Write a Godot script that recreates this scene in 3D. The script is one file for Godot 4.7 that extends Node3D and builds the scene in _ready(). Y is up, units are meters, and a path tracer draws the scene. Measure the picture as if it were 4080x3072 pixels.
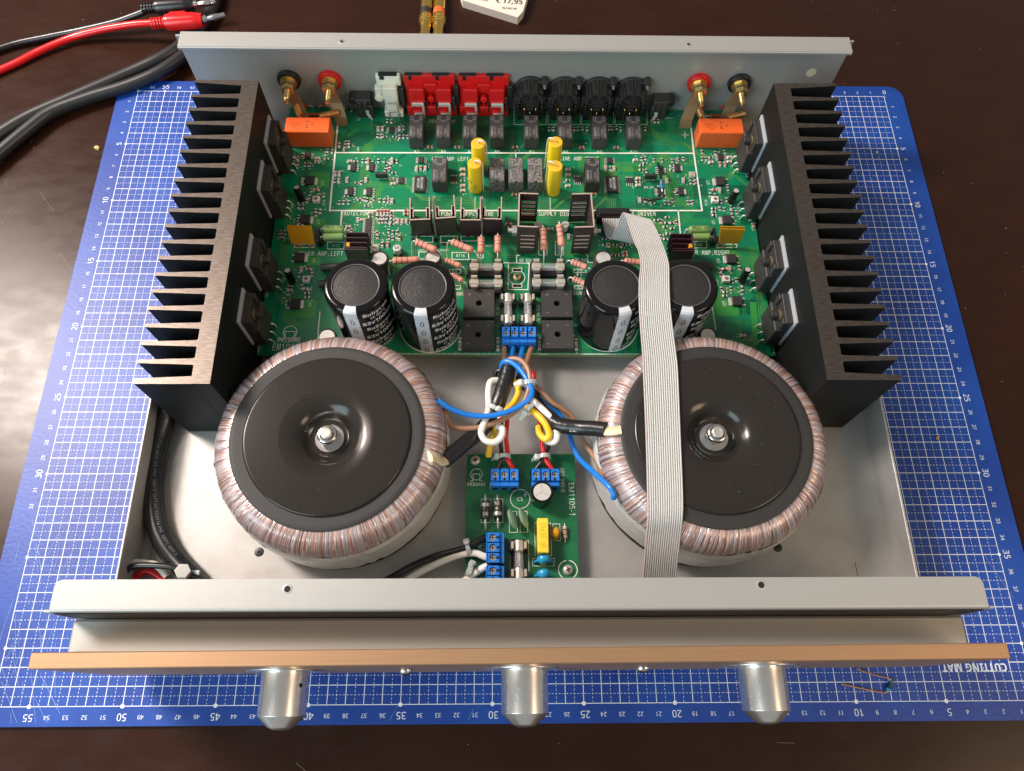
extends Node3D
# All lengths below are centimetres; they become metres when a mesh or a node is made.
const U := 0.01
const PCB := 2.4
var M := {}
var used := {}
var glyphs := {}
var rng := RandomNumberGenerator.new()
var amp: Node3D

func V(x, y, z) -> Vector3: return Vector3(x, y, z)
func P(x, y) -> Vector2: return Vector2(x, y)
func lin(r, g, b, a := 1.0) -> Color: return Color(r, g, b, a).linear_to_srgb()

# ---------------------------------------------------------------- mesh builder
class MB:
	var v := PackedVector3Array()
	var n := PackedVector3Array()
	var c := PackedColorArray()
	var uv := PackedVector2Array()
	var xf := Transform3D()
	var col := Color.WHITE

	func tri(a: Vector3, b: Vector3, d: Vector3, na: Vector3, nb: Vector3, nd: Vector3) -> void:
		if (b - a).cross(d - a).dot(na + nb + nd) > 0:
			v.append(xf * a); v.append(xf * d); v.append(xf * b)
			n.append((xf.basis * na).normalized()); n.append((xf.basis * nd).normalized()); n.append((xf.basis * nb).normalized())
		else:
			v.append(xf * a); v.append(xf * b); v.append(xf * d)
			n.append((xf.basis * na).normalized()); n.append((xf.basis * nb).normalized()); n.append((xf.basis * nd).normalized())
		c.append(col); c.append(col); c.append(col)

	func quad(a: Vector3, b: Vector3, d: Vector3, e: Vector3, hint: Vector3) -> void:
		var f := (d - a).cross(e - b).normalized()
		if f.dot(hint) < 0: f = -f
		tri(a, b, d, f, f, f); tri(a, d, e, f, f, f)

	func box(p: Vector3, s: Vector3, bev := 0.0) -> void:
		var h := s * 0.5
		var k := minf(bev, minf(h.x, minf(h.y, h.z)) * 0.9)
		for ax in 3:
			var u := (ax + 1) % 3
			var w := (ax + 2) % 3
			for sg in [-1.0, 1.0]:
				var q := []
				for t in [[-1, -1], [1, -1], [1, 1], [-1, 1]]:
					var a := Vector3()
					a[ax] = sg * h[ax]; a[u] = t[0] * (h[u] - k); a[w] = t[1] * (h[w] - k)
					q.append(p + a)
				var nn := Vector3(); nn[ax] = sg
				quad(q[0], q[1], q[2], q[3], nn)
				if k > 0:
					for s2 in [-1.0, 1.0]:
						var e := []
						for t in [[-1, 0], [1, 0], [1, 1], [-1, 1]]:
							var a := Vector3()
							a[w] = t[0] * (h[w] - k)
							if t[1] == 0: a[ax] = sg * h[ax]; a[u] = s2 * (h[u] - k)
							else: a[ax] = sg * (h[ax] - k); a[u] = s2 * h[u]
							e.append(p + a)
						var n2 := Vector3(); n2[ax] = sg; n2[u] = s2
						quad(e[0], e[1], e[2], e[3], n2)
		if k > 0:
			for a in [-1.0, 1.0]:
				for b in [-1.0, 1.0]:
					for d in [-1.0, 1.0]:
						var nn := Vector3(a, b, d).normalized()
						tri(p + Vector3(a * h.x, b * (h.y - k), d * (h.z - k)), p + Vector3(a * (h.x - k), b * h.y, d * (h.z - k)), p + Vector3(a * (h.x - k), b * (h.y - k), d * h.z), nn, nn, nn)

	# profile of (radius, height) turned about the y axis
	func lathe(prof: Array, seg := 24, base := Transform3D()) -> void:
		var old := xf
		xf = xf * base
		var m := prof.size()
		var sn := []
		for i in m - 1:
			var d: Vector2 = prof[i + 1] - prof[i]
			sn.append(Vector2(d.y, -d.x).normalized())
		for i in m - 1:
			var a: Vector2 = sn[i]
			var b: Vector2 = sn[i]
			var li: float = prof[i].distance_to(prof[i + 1])
			if i > 0 and sn[i - 1].dot(sn[i]) > 0.6: a = (sn[i - 1] * prof[i - 1].distance_to(prof[i]) + sn[i] * li).normalized()
			if i < m - 2 and sn[i + 1].dot(sn[i]) > 0.6: b = (sn[i + 1] * prof[i + 1].distance_to(prof[i + 2]) + sn[i] * li).normalized()
			for k in seg:
				var t0 := TAU * k / seg
				var t1 := TAU * (k + 1) / seg
				var d0 := Vector3(cos(t0), 0, sin(t0))
				var d1 := Vector3(cos(t1), 0, sin(t1))
				var p: Vector2 = prof[i]
				var q: Vector2 = prof[i + 1]
				var A := d0 * p.x + Vector3.UP * p.y
				var B := d1 * p.x + Vector3.UP * p.y
				var C := d1 * q.x + Vector3.UP * q.y
				var D := d0 * q.x + Vector3.UP * q.y
				var na0 := d0 * a.x + Vector3.UP * a.y
				var na1 := d1 * a.x + Vector3.UP * a.y
				var nb0 := d0 * b.x + Vector3.UP * b.y
				var nb1 := d1 * b.x + Vector3.UP * b.y
				if p.x > 1e-5: tri(A, B, C, na0, na1, nb1)
				if q.x > 1e-5: tri(A, C, D, na0, nb1, nb0)
		xf = old

	static func along(a: Vector3, b: Vector3) -> Transform3D:
		var y := (b - a).normalized()
		var x := y.cross(Vector3.FORWARD if absf(y.z) < 0.9 else Vector3.RIGHT).normalized()
		return Transform3D(Basis(x, y, x.cross(y)), a)

	func cyl(a: Vector3, b: Vector3, r0: float, r1 := -1.0, seg := 14, round_ := 0.0) -> void:
		if r1 < 0: r1 = r0
		var l := a.distance_to(b)
		var pr := [Vector2(0, 0), Vector2(r0 - round_, 0)]
		if round_ > 0: pr += [Vector2(r0, round_), Vector2(r1, l - round_), Vector2(r1 - round_, l)]
		else: pr += [Vector2(r0, 0), Vector2(r1, l), Vector2(r1, l)]
		if round_ <= 0: pr = [Vector2(0, 0), Vector2(r0, 0), Vector2(r1, l)]
		pr.append(Vector2(0, l))
		lathe(pr, seg, along(a, b))

	static func smooth(pts: Array, k := 6) -> Array:
		var out := []
		for i in pts.size() - 1:
			var p0: Vector3 = pts[maxi(i - 1, 0)]
			var p1: Vector3 = pts[i]
			var p2: Vector3 = pts[i + 1]
			var p3: Vector3 = pts[mini(i + 2, pts.size() - 1)]
			for j in k: out.append(p1.cubic_interpolate(p2, p0, p3, float(j) / k))
		out.append(pts[-1])
		return out

	func tube(pts: Array, r: float, seg := 10, k := 6, flat := 1.0, r_end := -1.0) -> void:
		var q := smooth(pts, k) if k > 1 else pts
		var m := q.size()
		var side := Vector3.ZERO
		var rings := []
		var nrm := []
		for i in m:
			var t: Vector3 = (q[mini(i + 1, m - 1)] - q[maxi(i - 1, 0)]).normalized()
			if i == 0: side = t.cross(Vector3.UP if absf(t.y) < 0.9 else Vector3.RIGHT).normalized()
			side = (side - t * side.dot(t)).normalized()
			var up := side.cross(t).normalized()
			var ring := []
			var rn := []
			var rr := r if r_end < 0 else lerpf(r, r_end, float(i) / (m - 1))
			for j in seg:
				var a := TAU * j / seg
				ring.append(q[i] + (side * cos(a) + up * sin(a) * flat) * rr)
				rn.append((side * cos(a) + up * sin(a) / flat).normalized())
			rings.append(ring); nrm.append(rn)
		for i in m - 1:
			for j in seg:
				var j2 := (j + 1) % seg
				tri(rings[i][j], rings[i][j2], rings[i + 1][j2], nrm[i][j], nrm[i][j2], nrm[i + 1][j2])
				tri(rings[i][j], rings[i + 1][j2], rings[i + 1][j], nrm[i][j], nrm[i + 1][j2], nrm[i + 1][j])
		for e in [0, m - 1]:
			var t: Vector3 = (q[1] - q[0]) if e == 0 else (q[m - 2] - q[m - 1])
			t = -t.normalized()
			for j in seg: tri(q[e], rings[e][j], rings[e][(j + 1) % seg], t, t, t)

	# polygon in the x-z plane, raised from y0 to y1; the top may go to another builder
	func prism(poly: Array, y0: float, y1: float, top: MB = null) -> void:
		var pp := PackedVector2Array(poly)
		var ix := Geometry2D.triangulate_polygon(pp)
		var up := top if top else self
		if top: top.xf = xf
		for i in range(0, ix.size(), 3):
			var a := pp[ix[i]]
			var b := pp[ix[i + 1]]
			var d := pp[ix[i + 2]]
			up.tri(Vector3(a.x, y1, a.y), Vector3(b.x, y1, b.y), Vector3(d.x, y1, d.y), Vector3.UP, Vector3.UP, Vector3.UP)
			tri(Vector3(a.x, y0, a.y), Vector3(b.x, y0, b.y), Vector3(d.x, y0, d.y), Vector3.DOWN, Vector3.DOWN, Vector3.DOWN)
		var cw := Geometry2D.is_polygon_clockwise(pp)
		for i in pp.size():
			var a := pp[i]
			var b := pp[(i + 1) % pp.size()]
			var d := (b - a).orthogonal() * (-1.0 if cw else 1.0)
			d = -d
			var hint := Vector3(d.x, 0, d.y)
			var mid := (a + b) * 0.5 + d.normalized() * 0.001
			if Geometry2D.is_point_in_polygon(mid, pp): hint = -hint
			quad(Vector3(a.x, y0, a.y), Vector3(b.x, y0, b.y), Vector3(b.x, y1, b.y), Vector3(a.x, y1, a.y), hint)

	# flat strip lying at height y from a to b (x, z)
	func strip(a: Vector2, b: Vector2, w: float, y: float) -> void:
		var d := (b - a).normalized().orthogonal() * w * 0.5
		quad(Vector3(a.x + d.x, y, a.y + d.y), Vector3(b.x + d.x, y, b.y + d.y), Vector3(b.x - d.x, y, b.y - d.y), Vector3(a.x - d.x, y, a.y - d.y), Vector3.UP)

	var layer := 0
	func outline(pts: Array, w: float, y0: float, closed := true) -> void:
		for i in pts.size() - (0 if closed else 1):
			var a: Vector2 = pts[i]
			var b: Vector2 = pts[(i + 1) % pts.size()]
			var e := (b - a).normalized() * w * 0.5
			layer += 1
			strip(a - e, b + e, w, y0 + 0.0013 * (layer % 7))

	func ring(p: Vector2, r: float, w: float, y: float, a0 := 0.0, a1 := TAU, seg := 28) -> void:
		for i in seg:
			var t0 := lerpf(a0, a1, float(i) / seg)
			var t1 := lerpf(a0, a1, float(i + 1) / seg)
			strip(p + Vector2(cos(t0), sin(t0)) * r, p + Vector2(cos(t1), sin(t1)) * r, w, y)

	func disc(p: Vector3, r: float, seg := 16) -> void:
		for i in seg:
			var t0 := TAU * i / seg
			var t1 := TAU * (i + 1) / seg
			tri(p, p + Vector3(cos(t0), 0, sin(t0)) * r, p + Vector3(cos(t1), 0, sin(t1)) * r, Vector3.UP, Vector3.UP, Vector3.UP)

	# sheet from x0..x1, z0..z1, y0..y1 with round holes [x, z, r]
	func plate(x0: float, x1: float, z0: float, z1: float, y0: float, y1: float, holes: Array) -> void:
		var cuts := [x0]
		for h in holes: cuts += [h[0] - h[2] * 1.6, h[0] + h[2] * 1.6]
		cuts.append(x1)
		for i in cuts.size() - 1:
			if i % 2 == 0:
				rect(cuts[i], cuts[i + 1], z0, z1, y0, y1)
			else:
				var h: Array = holes[(i - 1) / 2]
				var s: float = h[2] * 1.6
				rect(cuts[i], cuts[i + 1], z0, h[1] - s, y0, y1)
				rect(cuts[i], cuts[i + 1], h[1] + s, z1, y0, y1)
				for k in 24:
					var t0 := TAU * k / 24
					var t1 := TAU * (k + 1) / 24
					var o0 := Vector2(cos(t0), sin(t0))
					var o1 := Vector2(cos(t1), sin(t1))
					var q0 := o0 / maxf(absf(o0.x), absf(o0.y)) * s
					var q1 := o1 / maxf(absf(o1.x), absf(o1.y)) * s
					var pc := Vector2(h[0], h[1])
					for y in [y0, y1]:
						quad(Vector3(pc.x + o0.x * h[2], y, pc.y + o0.y * h[2]), Vector3(pc.x + o1.x * h[2], y, pc.y + o1.y * h[2]), Vector3(pc.x + q1.x, y, pc.y + q1.y), Vector3(pc.x + q0.x, y, pc.y + q0.y), Vector3.UP if y == y1 else Vector3.DOWN)
					quad(Vector3(pc.x + o0.x * h[2], y0, pc.y + o0.y * h[2]), Vector3(pc.x + o1.x * h[2], y0, pc.y + o1.y * h[2]), Vector3(pc.x + o1.x * h[2], y1, pc.y + o1.y * h[2]), Vector3(pc.x + o0.x * h[2], y1, pc.y + o0.y * h[2]), Vector3(-o0.x, 0, -o0.y))
		quad(Vector3(x0, y0, z0), Vector3(x0, y1, z0), Vector3(x0, y1, z1), Vector3(x0, y0, z1), Vector3.LEFT)
		quad(Vector3(x1, y0, z0), Vector3(x1, y1, z0), Vector3(x1, y1, z1), Vector3(x1, y0, z1), Vector3.RIGHT)
		quad(Vector3(x0, y0, z0), Vector3(x1, y0, z0), Vector3(x1, y1, z0), Vector3(x0, y1, z0), Vector3.FORWARD)
		quad(Vector3(x0, y0, z1), Vector3(x1, y0, z1), Vector3(x1, y1, z1), Vector3(x0, y1, z1), Vector3.BACK)

	func rect(x0: float, x1: float, z0: float, z1: float, y0: float, y1: float) -> void:
		quad(Vector3(x0, y1, z0), Vector3(x1, y1, z0), Vector3(x1, y1, z1), Vector3(x0, y1, z1), Vector3.UP)
		quad(Vector3(x0, y0, z0), Vector3(x1, y0, z0), Vector3(x1, y0, z1), Vector3(x0, y0, z1), Vector3.DOWN)

	func hexnut(a: Vector3, b: Vector3, r: float) -> void:
		var old := xf
		xf = xf * along(a, b)
		var poly := []
		for i in 6: poly.append(Vector2(cos(TAU * i / 6), sin(TAU * i / 6)) * r)
		prism(poly, 0, a.distance_to(b))
		xf = old

# ---------------------------------------------------------------- nodes
func numbered(called: String, parent: Node) -> String:
	var key := str(parent.get_instance_id()) + called
	used[key] = used.get(key, -1) + 1
	return called if used[key] == 0 else "%s_%03d" % [called, used[key]]

func mesh_of(parts: Array) -> ArrayMesh:
	var am := ArrayMesh.new()
	for p in parts:
		var b: MB = p[0]
		if b.v.is_empty(): continue
		var a := []
		a.resize(Mesh.ARRAY_MAX)
		var vv := b.v.duplicate()
		for i in vv.size(): vv[i] = vv[i] * U
		a[Mesh.ARRAY_VERTEX] = vv
		a[Mesh.ARRAY_NORMAL] = b.n
		a[Mesh.ARRAY_COLOR] = b.c
		if b.uv.size() == vv.size(): a[Mesh.ARRAY_TEX_UV] = b.uv
		am.add_surface_from_arrays(Mesh.PRIMITIVE_TRIANGLES, a)
		am.surface_set_material(am.get_surface_count() - 1, p[1] if p[1] is Material else M[p[1]])
	return am

func part(called: String, parent: Node, parts: Array, at := Vector3.ZERO, turn := 0.0) -> MeshInstance3D:
	return inst(called, parent, mesh_of(parts), at, turn)

func inst(called: String, parent: Node, mesh: Mesh, at := Vector3.ZERO, turn := 0.0) -> MeshInstance3D:
	var o := MeshInstance3D.new()
	o.name = numbered(called, parent)
	o.mesh = mesh
	o.position = at * U
	o.rotation_degrees.y = turn
	parent.add_child(o, true)
	return o

func node(called: String, parent: Node, at := Vector3.ZERO, turn := 0.0) -> Node3D:
	var o := Node3D.new()
	o.name = numbered(called, parent)
	o.position = at * U
	o.rotation_degrees.y = turn
	parent.add_child(o, true)
	return o

func copy(src: Node3D, at: Vector3, turn := 0.0, label := "") -> Node3D:
	var o: Node3D = src.duplicate()
	o.name = numbered(str(src.name).rstrip("0123456789").trim_suffix("_"), src.get_parent())
	o.position = at * U
	o.rotation_degrees.y = turn
	src.get_parent().add_child(o, true)
	if label: o.set_meta("label", label)
	elif o.has_meta("label"): o.remove_meta("label")
	return o

func tag(o: Node, label: String, category: String, group := "", kind := "") -> Node:
	o.set_meta("label", label)
	if category: o.set_meta("category", category)
	if group: o.set_meta("group", group)
	if kind: o.set_meta("kind", kind)
	return o

func lab(o: Node, label: String) -> Node:
	o.set_meta("label", label)
	return o

# letters: triangles of a string, unit cap height, centred; where() places (x, y) -> [point, normal]
func letters(s: String, bold := false, mono := false) -> PackedVector3Array:
	var key := s + str(bold) + str(mono)
	if not glyphs.has(key):
		var f := SystemFont.new()
		f.font_names = PackedStringArray(["Droid Sans Mono" if mono else "Droid Sans"])
		if bold: f.font_weight = 700
		var t := TextMesh.new()
		t.font = f
		t.font_size = 40
		t.pixel_size = 1.0 / (40 * 0.714)
		t.depth = 0.0
		t.curve_step = 4.0
		t.text = s
		var out := PackedVector3Array()
		for k in t.get_surface_count():
			var a := t.surface_get_arrays(k)
			var vs: PackedVector3Array = a[Mesh.ARRAY_VERTEX]
			var ns: PackedVector3Array = a[Mesh.ARRAY_NORMAL]
			var ids: Array = range(vs.size()) if a[Mesh.ARRAY_INDEX] == null else Array(a[Mesh.ARRAY_INDEX])
			for i in ids:
				if ns[i].z > 0.5: out.append(vs[i])
		glyphs[key] = out
	return glyphs[key]

func put_text(b: MB, s: String, h: float, where: Callable, bold := false, mono := false) -> void:
	var t := letters(s, bold, mono)
	for i in range(0, t.size() - 2, 3):
		var q := []
		for j in 3: q.append(where.call(t[i + j].x * h, t[i + j].y * h))
		b.tri(q[0][0], q[1][0], q[2][0], q[0][1], q[1][1], q[2][1])

# text lying flat at height y, centred on (x, z); turn in degrees about y
func flat_text(b: MB, s: String, h: float, at: Vector2, y: float, turn := 0.0, bold := false, mono := false, wide := 1.0) -> void:
	var r := deg_to_rad(turn)
	put_text(b, s, h, func(x, yy): return [Vector3(at.x + x * wide * cos(r) - yy * sin(r), y, at.y - x * wide * sin(r) - yy * cos(r)), Vector3.UP], bold, mono)

# ---------------------------------------------------------------- materials
func mat(called: String, c: Color, rough := 0.5, metal := 0.0, opt := {}) -> StandardMaterial3D:
	var m := StandardMaterial3D.new()
	m.resource_name = called
	m.albedo_color = lin(c.r, c.g, c.b, c.a)
	m.roughness = rough
	m.metallic = metal
	for k in opt: m.set(k, opt[k])
	M[called] = m
	return m

func noise(f: float, oct := 3, seed_ := 1, normal := false, ramp: Array = [], size := 512, bump := 4.0) -> NoiseTexture2D:
	var t := NoiseTexture2D.new()
	var n := FastNoiseLite.new()
	n.seed = seed_
	n.noise_type = FastNoiseLite.TYPE_SIMPLEX_SMOOTH
	n.frequency = f
	n.fractal_octaves = oct
	t.noise = n
	t.width = size
	t.height = size
	t.seamless = true
	t.as_normal_map = normal
	t.bump_strength = bump
	if ramp:
		var g := Gradient.new()
		g.offsets = PackedFloat32Array(ramp.map(func(r): return r[0]))
		g.colors = PackedColorArray(ramp.map(func(r): return r[1]))
		t.color_ramp = g
	return t

func grey(v: float) -> Color: return Color(v, v, v)

func tri_opt(scale: float, d: Dictionary) -> Dictionary:
	d.merge({"uv1_triplanar": true, "uv1_world_triplanar": true, "uv1_scale": Vector3.ONE * scale})
	return d

func materials() -> void:
	var grain := noise(0.09, 2, 3, true, [], 512, 5.0)
	var fine := noise(0.2, 2, 5, true, [], 512, 3.0)
	mat("paint", Color(0.355, 0.358, 0.345), 0.42, 0.35, tri_opt(40.0, {"normal_enabled": true, "normal_texture": grain, "normal_scale": 0.2}))
	mat("floor_paint", Color(1, 1, 1), 0.42, 0.3, tri_opt(6.0, {"albedo_texture": noise(0.012, 6, 71, false, [[0.2, lin(0.335, 0.332, 0.318)], [0.45, lin(0.36, 0.359, 0.348)], [0.8, lin(0.37, 0.37, 0.358)]]), "normal_enabled": true, "normal_texture": noise(0.45, 2, 3, true, [], 512, 5.0), "normal_scale": 0.07}))
	mat("spacer", Color(0.40, 0.40, 0.37), 0.4, 0.3)
	mat("warm_reflection_tint", Color(1, 1, 1), 0.4, 0.75, tri_opt(1.0, {"albedo_texture": noise(0.03, 4, 8, false, [[0.2, lin(0.44, 0.265, 0.15)], [0.8, lin(0.47, 0.29, 0.168)]])}))  # faceplate metal, the orange of a warm reflection painted into its albedo
	M["warm_reflection_tint"].uv1_scale = Vector3(1.2, 45.0, 45.0)
	mat("knob_metal", Color(0.84, 0.83, 0.81), 0.25, 0.95)
	mat("steel", Color(0.66, 0.65, 0.64), 0.2, 1.0)
	mat("dull_steel", Color(0.50, 0.49, 0.45), 0.4, 0.6)
	mat("brass", Color(0.68, 0.50, 0.20), 0.28, 0.85)
	mat("dark_brass", Color(0.36, 0.27, 0.15), 0.4, 0.6)
	mat("gold", Color(0.78, 0.53, 0.14), 0.22, 1.0)
	mat("copper", Color(0.75, 0.36, 0.14), 0.3, 0.7)
	mat("tin", Color(0.74, 0.72, 0.68), 0.36, 0.45)
	mat("anodized", Color(0.009, 0.0095, 0.0095), 0.5, 0.0, tri_opt(20.0, {"metallic_specular": 0.27, "normal_enabled": true, "normal_texture": fine, "normal_scale": 0.15}))
	mat("cut_metal", Color(1, 1, 1), 0.36, 0.85, tri_opt(20.0, {"albedo_texture": noise(0.03, 5, 12, false, [[0.2, lin(0.095, 0.08, 0.069)], [0.8, lin(0.14, 0.118, 0.102)]]), "normal_enabled": true, "normal_texture": fine, "normal_scale": 0.04}))
	M["cut_metal"].uv1_scale = Vector3(10.0, 20.0, 45.0)
	mat("black_plastic", Color(0.012, 0.012, 0.013), 0.38)
	mat("black_case", Color(0.03, 0.028, 0.027), 0.48, 0.0, tri_opt(30.0, {"normal_enabled": true, "normal_texture": fine, "normal_scale": 0.25}))
	mat("relay_case", Color(0.045, 0.042, 0.042), 0.5, 0.0, tri_opt(30.0, {"normal_enabled": true, "normal_texture": fine, "normal_scale": 0.3}))
	mat("dusty_case", Color(1, 1, 1), 0.7, 0.0, tri_opt(30.0, {"albedo_texture": noise(0.03, 5, 21, false, [[0.35, lin(0.05, 0.047, 0.045)], [0.7, lin(0.2, 0.185, 0.175)]])}))
	mat("sleeve", Color(0.005, 0.005, 0.006), 0.12, 0.0, {"metallic_specular": 0.4})
	mat("cap_top", Color(0.019, 0.018, 0.018), 0.42, 0.0, tri_opt(28.0, {"metallic_specular": 0.45, "normal_enabled": true, "normal_texture": grain, "normal_scale": 0.5}))
	mat("can_top", Color(0.58, 0.57, 0.55), 0.36, 0.3)
	mat("fuse_metal", Color(0.66, 0.61, 0.53), 0.3, 0.6)
	mat("mica", Color(0.36, 0.34, 0.27), 0.4)
	mat("cord_print", Color(0.22, 0.23, 0.24), 0.5)
	mat("gold_via", Color(0.45, 0.38, 0.13), 0.4, 0.3)
	mat("relay_print", Color(0.26, 0.26, 0.27), 0.5)
	mat("rim_grey", Color(0.07, 0.07, 0.073), 0.4)
	mat("stripe", Color(0.50, 0.53, 0.57), 0.3)
	mat("cap_print", Color(0.62, 0.66, 0.7), 0.4)
	mat("silk", Color(0.72, 0.74, 0.66), 0.6)
	mat("dim_print", Color(0.20, 0.19, 0.19), 0.6)
	mat("ink", Color(0.02, 0.02, 0.022), 0.5)
	mat("faint_ink", Color(0.22, 0.05, 0.01), 0.5)
	mat("orange", Color(0.80, 0.125, 0.022), 0.38)
	mat("yellow", Color(0.80, 0.56, 0.012), 0.34)
	mat("yellow_end", Color(0.72, 0.38, 0.02), 0.5)
	mat("yellow_box", Color(0.82, 0.62, 0.05), 0.35)
	mat("red", Color(0.62, 0.012, 0.012), 0.3)
	mat("cream", Color(0.84, 0.80, 0.68), 0.35, 0.0, {"subsurf_scatter_enabled": true, "subsurf_scatter_strength": 0.15})
	mat("blue", Color(0.012, 0.17, 0.62), 0.33)
	mat("blue_wire", Color(0.01, 0.17, 0.60), 0.28)
	mat("brown_wire", Color(0.30, 0.16, 0.095), 0.34)
	mat("white_wire", Color(0.78, 0.76, 0.70), 0.34)
	mat("yellow_wire", Color(0.80, 0.48, 0.02), 0.34)
	mat("red_wire", Color(0.62, 0.01, 0.012), 0.24)
	mat("black_wire", Color(0.011, 0.011, 0.012), 0.26)
	mat("grey_cable", Color(0.018, 0.0185, 0.02), 0.36)
	mat("shrink", Color(0.012, 0.012, 0.013), 0.3, 0.0, tri_opt(14.0, {"normal_enabled": true, "normal_texture": noise(0.02, 3, 30, true), "normal_scale": 0.5}))
	mat("nylon", Color(0.55, 0.55, 0.53), 0.35, 0.0, {"subsurf_scatter_enabled": true, "subsurf_scatter_strength": 0.3})
	mat("pink", Color(0.56, 0.25, 0.185), 0.5)
	mat("pink_band", Color(0.13, 0.055, 0.05), 0.5)
	mat("gold_band", Color(0.46, 0.24, 0.11), 0.45)
	mat("green_res", Color(0.20, 0.34, 0.10), 0.48)
	mat("green_disc", Color(0.25, 0.40, 0.28), 0.42)
	mat("ochre", Color(0.60, 0.30, 0.012), 0.35)
	mat("blue_disc", Color(0.02, 0.30, 0.56), 0.28)
	mat("plum", Color(0.062, 0.036, 0.036), 0.36, 0.3)
	mat("purple", Color(0.064, 0.020, 0.038), 0.34, 0.3)
	mat("plum_edge", Color(0.52, 0.38, 0.34), 0.42, 0.3)
	mat("white_pad", Color(0.37, 0.39, 0.42), 0.55)
	mat("ceramic", Color(0.72, 0.70, 0.66), 0.45)
	mat("tan_chip", Color(0.42, 0.29, 0.21), 0.45)
	mat("dark_chip", Color(0.03, 0.026, 0.026), 0.42)
	mat("red_chip", Color(0.42, 0.075, 0.025), 0.3)
	mat("glass", Color(0.92, 0.95, 0.95, 0.12), 0.04, 0.0, {"transparency": BaseMaterial3D.TRANSPARENCY_ALPHA})
	mat("rubber", Color(0.018, 0.0175, 0.0175), 0.6, 0.0, tri_opt(40.0, {"normal_enabled": true, "normal_texture": noise(0.06, 3, 17, true, [], 512, 6.0), "normal_scale": 0.3}))
	mat("gloss_black", Color(0.020, 0.0175, 0.0155), 0.18, 0.0, {"metallic_specular": 0.4})
	mat("winding", Color(1, 1, 1), 0.38, 0.25, {"vertex_color_use_as_albedo": true, "clearcoat_enabled": true, "clearcoat": 1.0, "clearcoat_roughness": 0.04})
	mat("tape", Color(1, 1, 1), 0.32, 0.0, {"vertex_color_use_as_albedo": true, "clearcoat_enabled": true, "clearcoat": 0.6, "clearcoat_roughness": 0.15})
	mat("cream_tape", Color(0.62, 0.54, 0.36), 0.4)
	mat("ribbon_grey", Color(0.44, 0.445, 0.435), 0.5)
	mat("ribbon_web", Color(0.27, 0.27, 0.265), 0.6)
	mat("ribbon_edge", Color(0.42, 0.37, 0.36), 0.5)
	mat("board_side", Color(0.20, 0.26, 0.10), 0.6)
	mat("lime", Color(0.035, 0.27, 0.05), 0.35)
	mat("hole", Color(0.004, 0.004, 0.004), 0.8)
	mat("sticker", Color(0.62, 0.58, 0.46), 0.6)
	mat("card", Color(0.66, 0.62, 0.55), 0.7)
	mat("card_edge", Color(0.42, 0.32, 0.2), 0.8)
	mat("mat_print", Color(0.72, 0.76, 0.80), 0.5)
	mat("mat_scratch", Color(0.30, 0.40, 0.62), 0.6)
	mat("dust", Color(0.26, 0.235, 0.205), 0.8)
	mat("crumb", Color(0.55, 0.24, 0.04), 0.7)
	mat("wood_chip", Color(0.62, 0.45, 0.16), 0.7)
	mat("blue_res", Color(0.01, 0.19, 0.36), 0.35)
	mat("table", Color(1, 1, 1), 1.0, 0.0, tri_opt(2.6, {"metallic_specular": 0.33, "albedo_texture": noise(0.012, 5, 41, false, [[0.25, lin(0.0225, 0.0076, 0.004)], [0.8, lin(0.0265, 0.0094, 0.0052)]]), "roughness_texture": noise(0.03, 5, 43, false, [[0.2, grey(0.25)], [0.8, grey(0.31)]])}))
	M["table"].uv1_scale = Vector3(2.2, 2.0, 4.5)
	mat("mat_blue", Color(1, 1, 1), 0.42, 0.0, tri_opt(3.0, {"metallic_specular": 0.45, "albedo_texture": noise(0.01, 5, 51, false, [[0.25, lin(0.005, 0.043, 0.265)], [0.8, lin(0.008, 0.062, 0.33)]]), "normal_enabled": true, "normal_texture": noise(0.25, 2, 52, true, [], 512, 2.0), "normal_scale": 0.05}))

func lights() -> void:
	var cam := Camera3D.new()
	cam.name = "camera"
	cam.fov = 53.8
	cam.near = 0.01
	cam.far = 20.0
	add_child(cam)
	cam.transform = Transform3D(Basis(Vector3(0.99985, 0.01609, 0.00579), Vector3(-0.00089, 0.38656, -0.92226), Vector3(-0.01708, 0.92212, 0.38652)), Vector3(-0.01151, 0.44944, 0.23011))
	cam.current = true
	var env := Environment.new()
	env.background_mode = Environment.BG_COLOR
	env.background_color = lin(0.33, 0.32, 0.30)
	env.background_energy_multiplier = 0.9
	env.tonemap_mode = Environment.TONE_MAPPER_LINEAR
	env.tonemap_exposure = 1.0
	env.sdfgi_enabled = true
	env.ssao_enabled = true
	env.ssil_enabled = true
	var we := WorldEnvironment.new()
	we.name = "environment"
	we.environment = env
	add_child(we)
	area("ceiling_light", V(-105, 118, -46), V(-5, 0, 0), Vector2(0.3, 0.3), Color(1.0, 0.95, 0.91), 2.7)
	area("glare_light", V(-92, 86, -36), V(-20, 0, 4), Vector2(0.4, 0.9), Color(1.0, 0.90, 0.85), 1.25)  # second soft light, added to spread the glare on the left of the table
	area("window_light", V(-90, 75, 95), V(0, 4, 4), Vector2(0.8, 1.0), Color(0.84, 0.94, 0.98), 1.9)
	area("room_light", V(110, 110, 60), V(0, 4, 4), Vector2(0.5, 0.5), Color(1.0, 0.86, 0.70), 0.75)

func area(called: String, at: Vector3, to: Vector3, size: Vector2, c: Color, e: float) -> void:
	var l := AreaLight3D.new()
	l.name = called
	l.area_size = size
	l.area_normalize_energy = true
	l.light_color = c
	l.light_energy = e
	l.shadow_enabled = true
	add_child(l)
	l.look_at_from_position(at * U, to * U)

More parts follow.
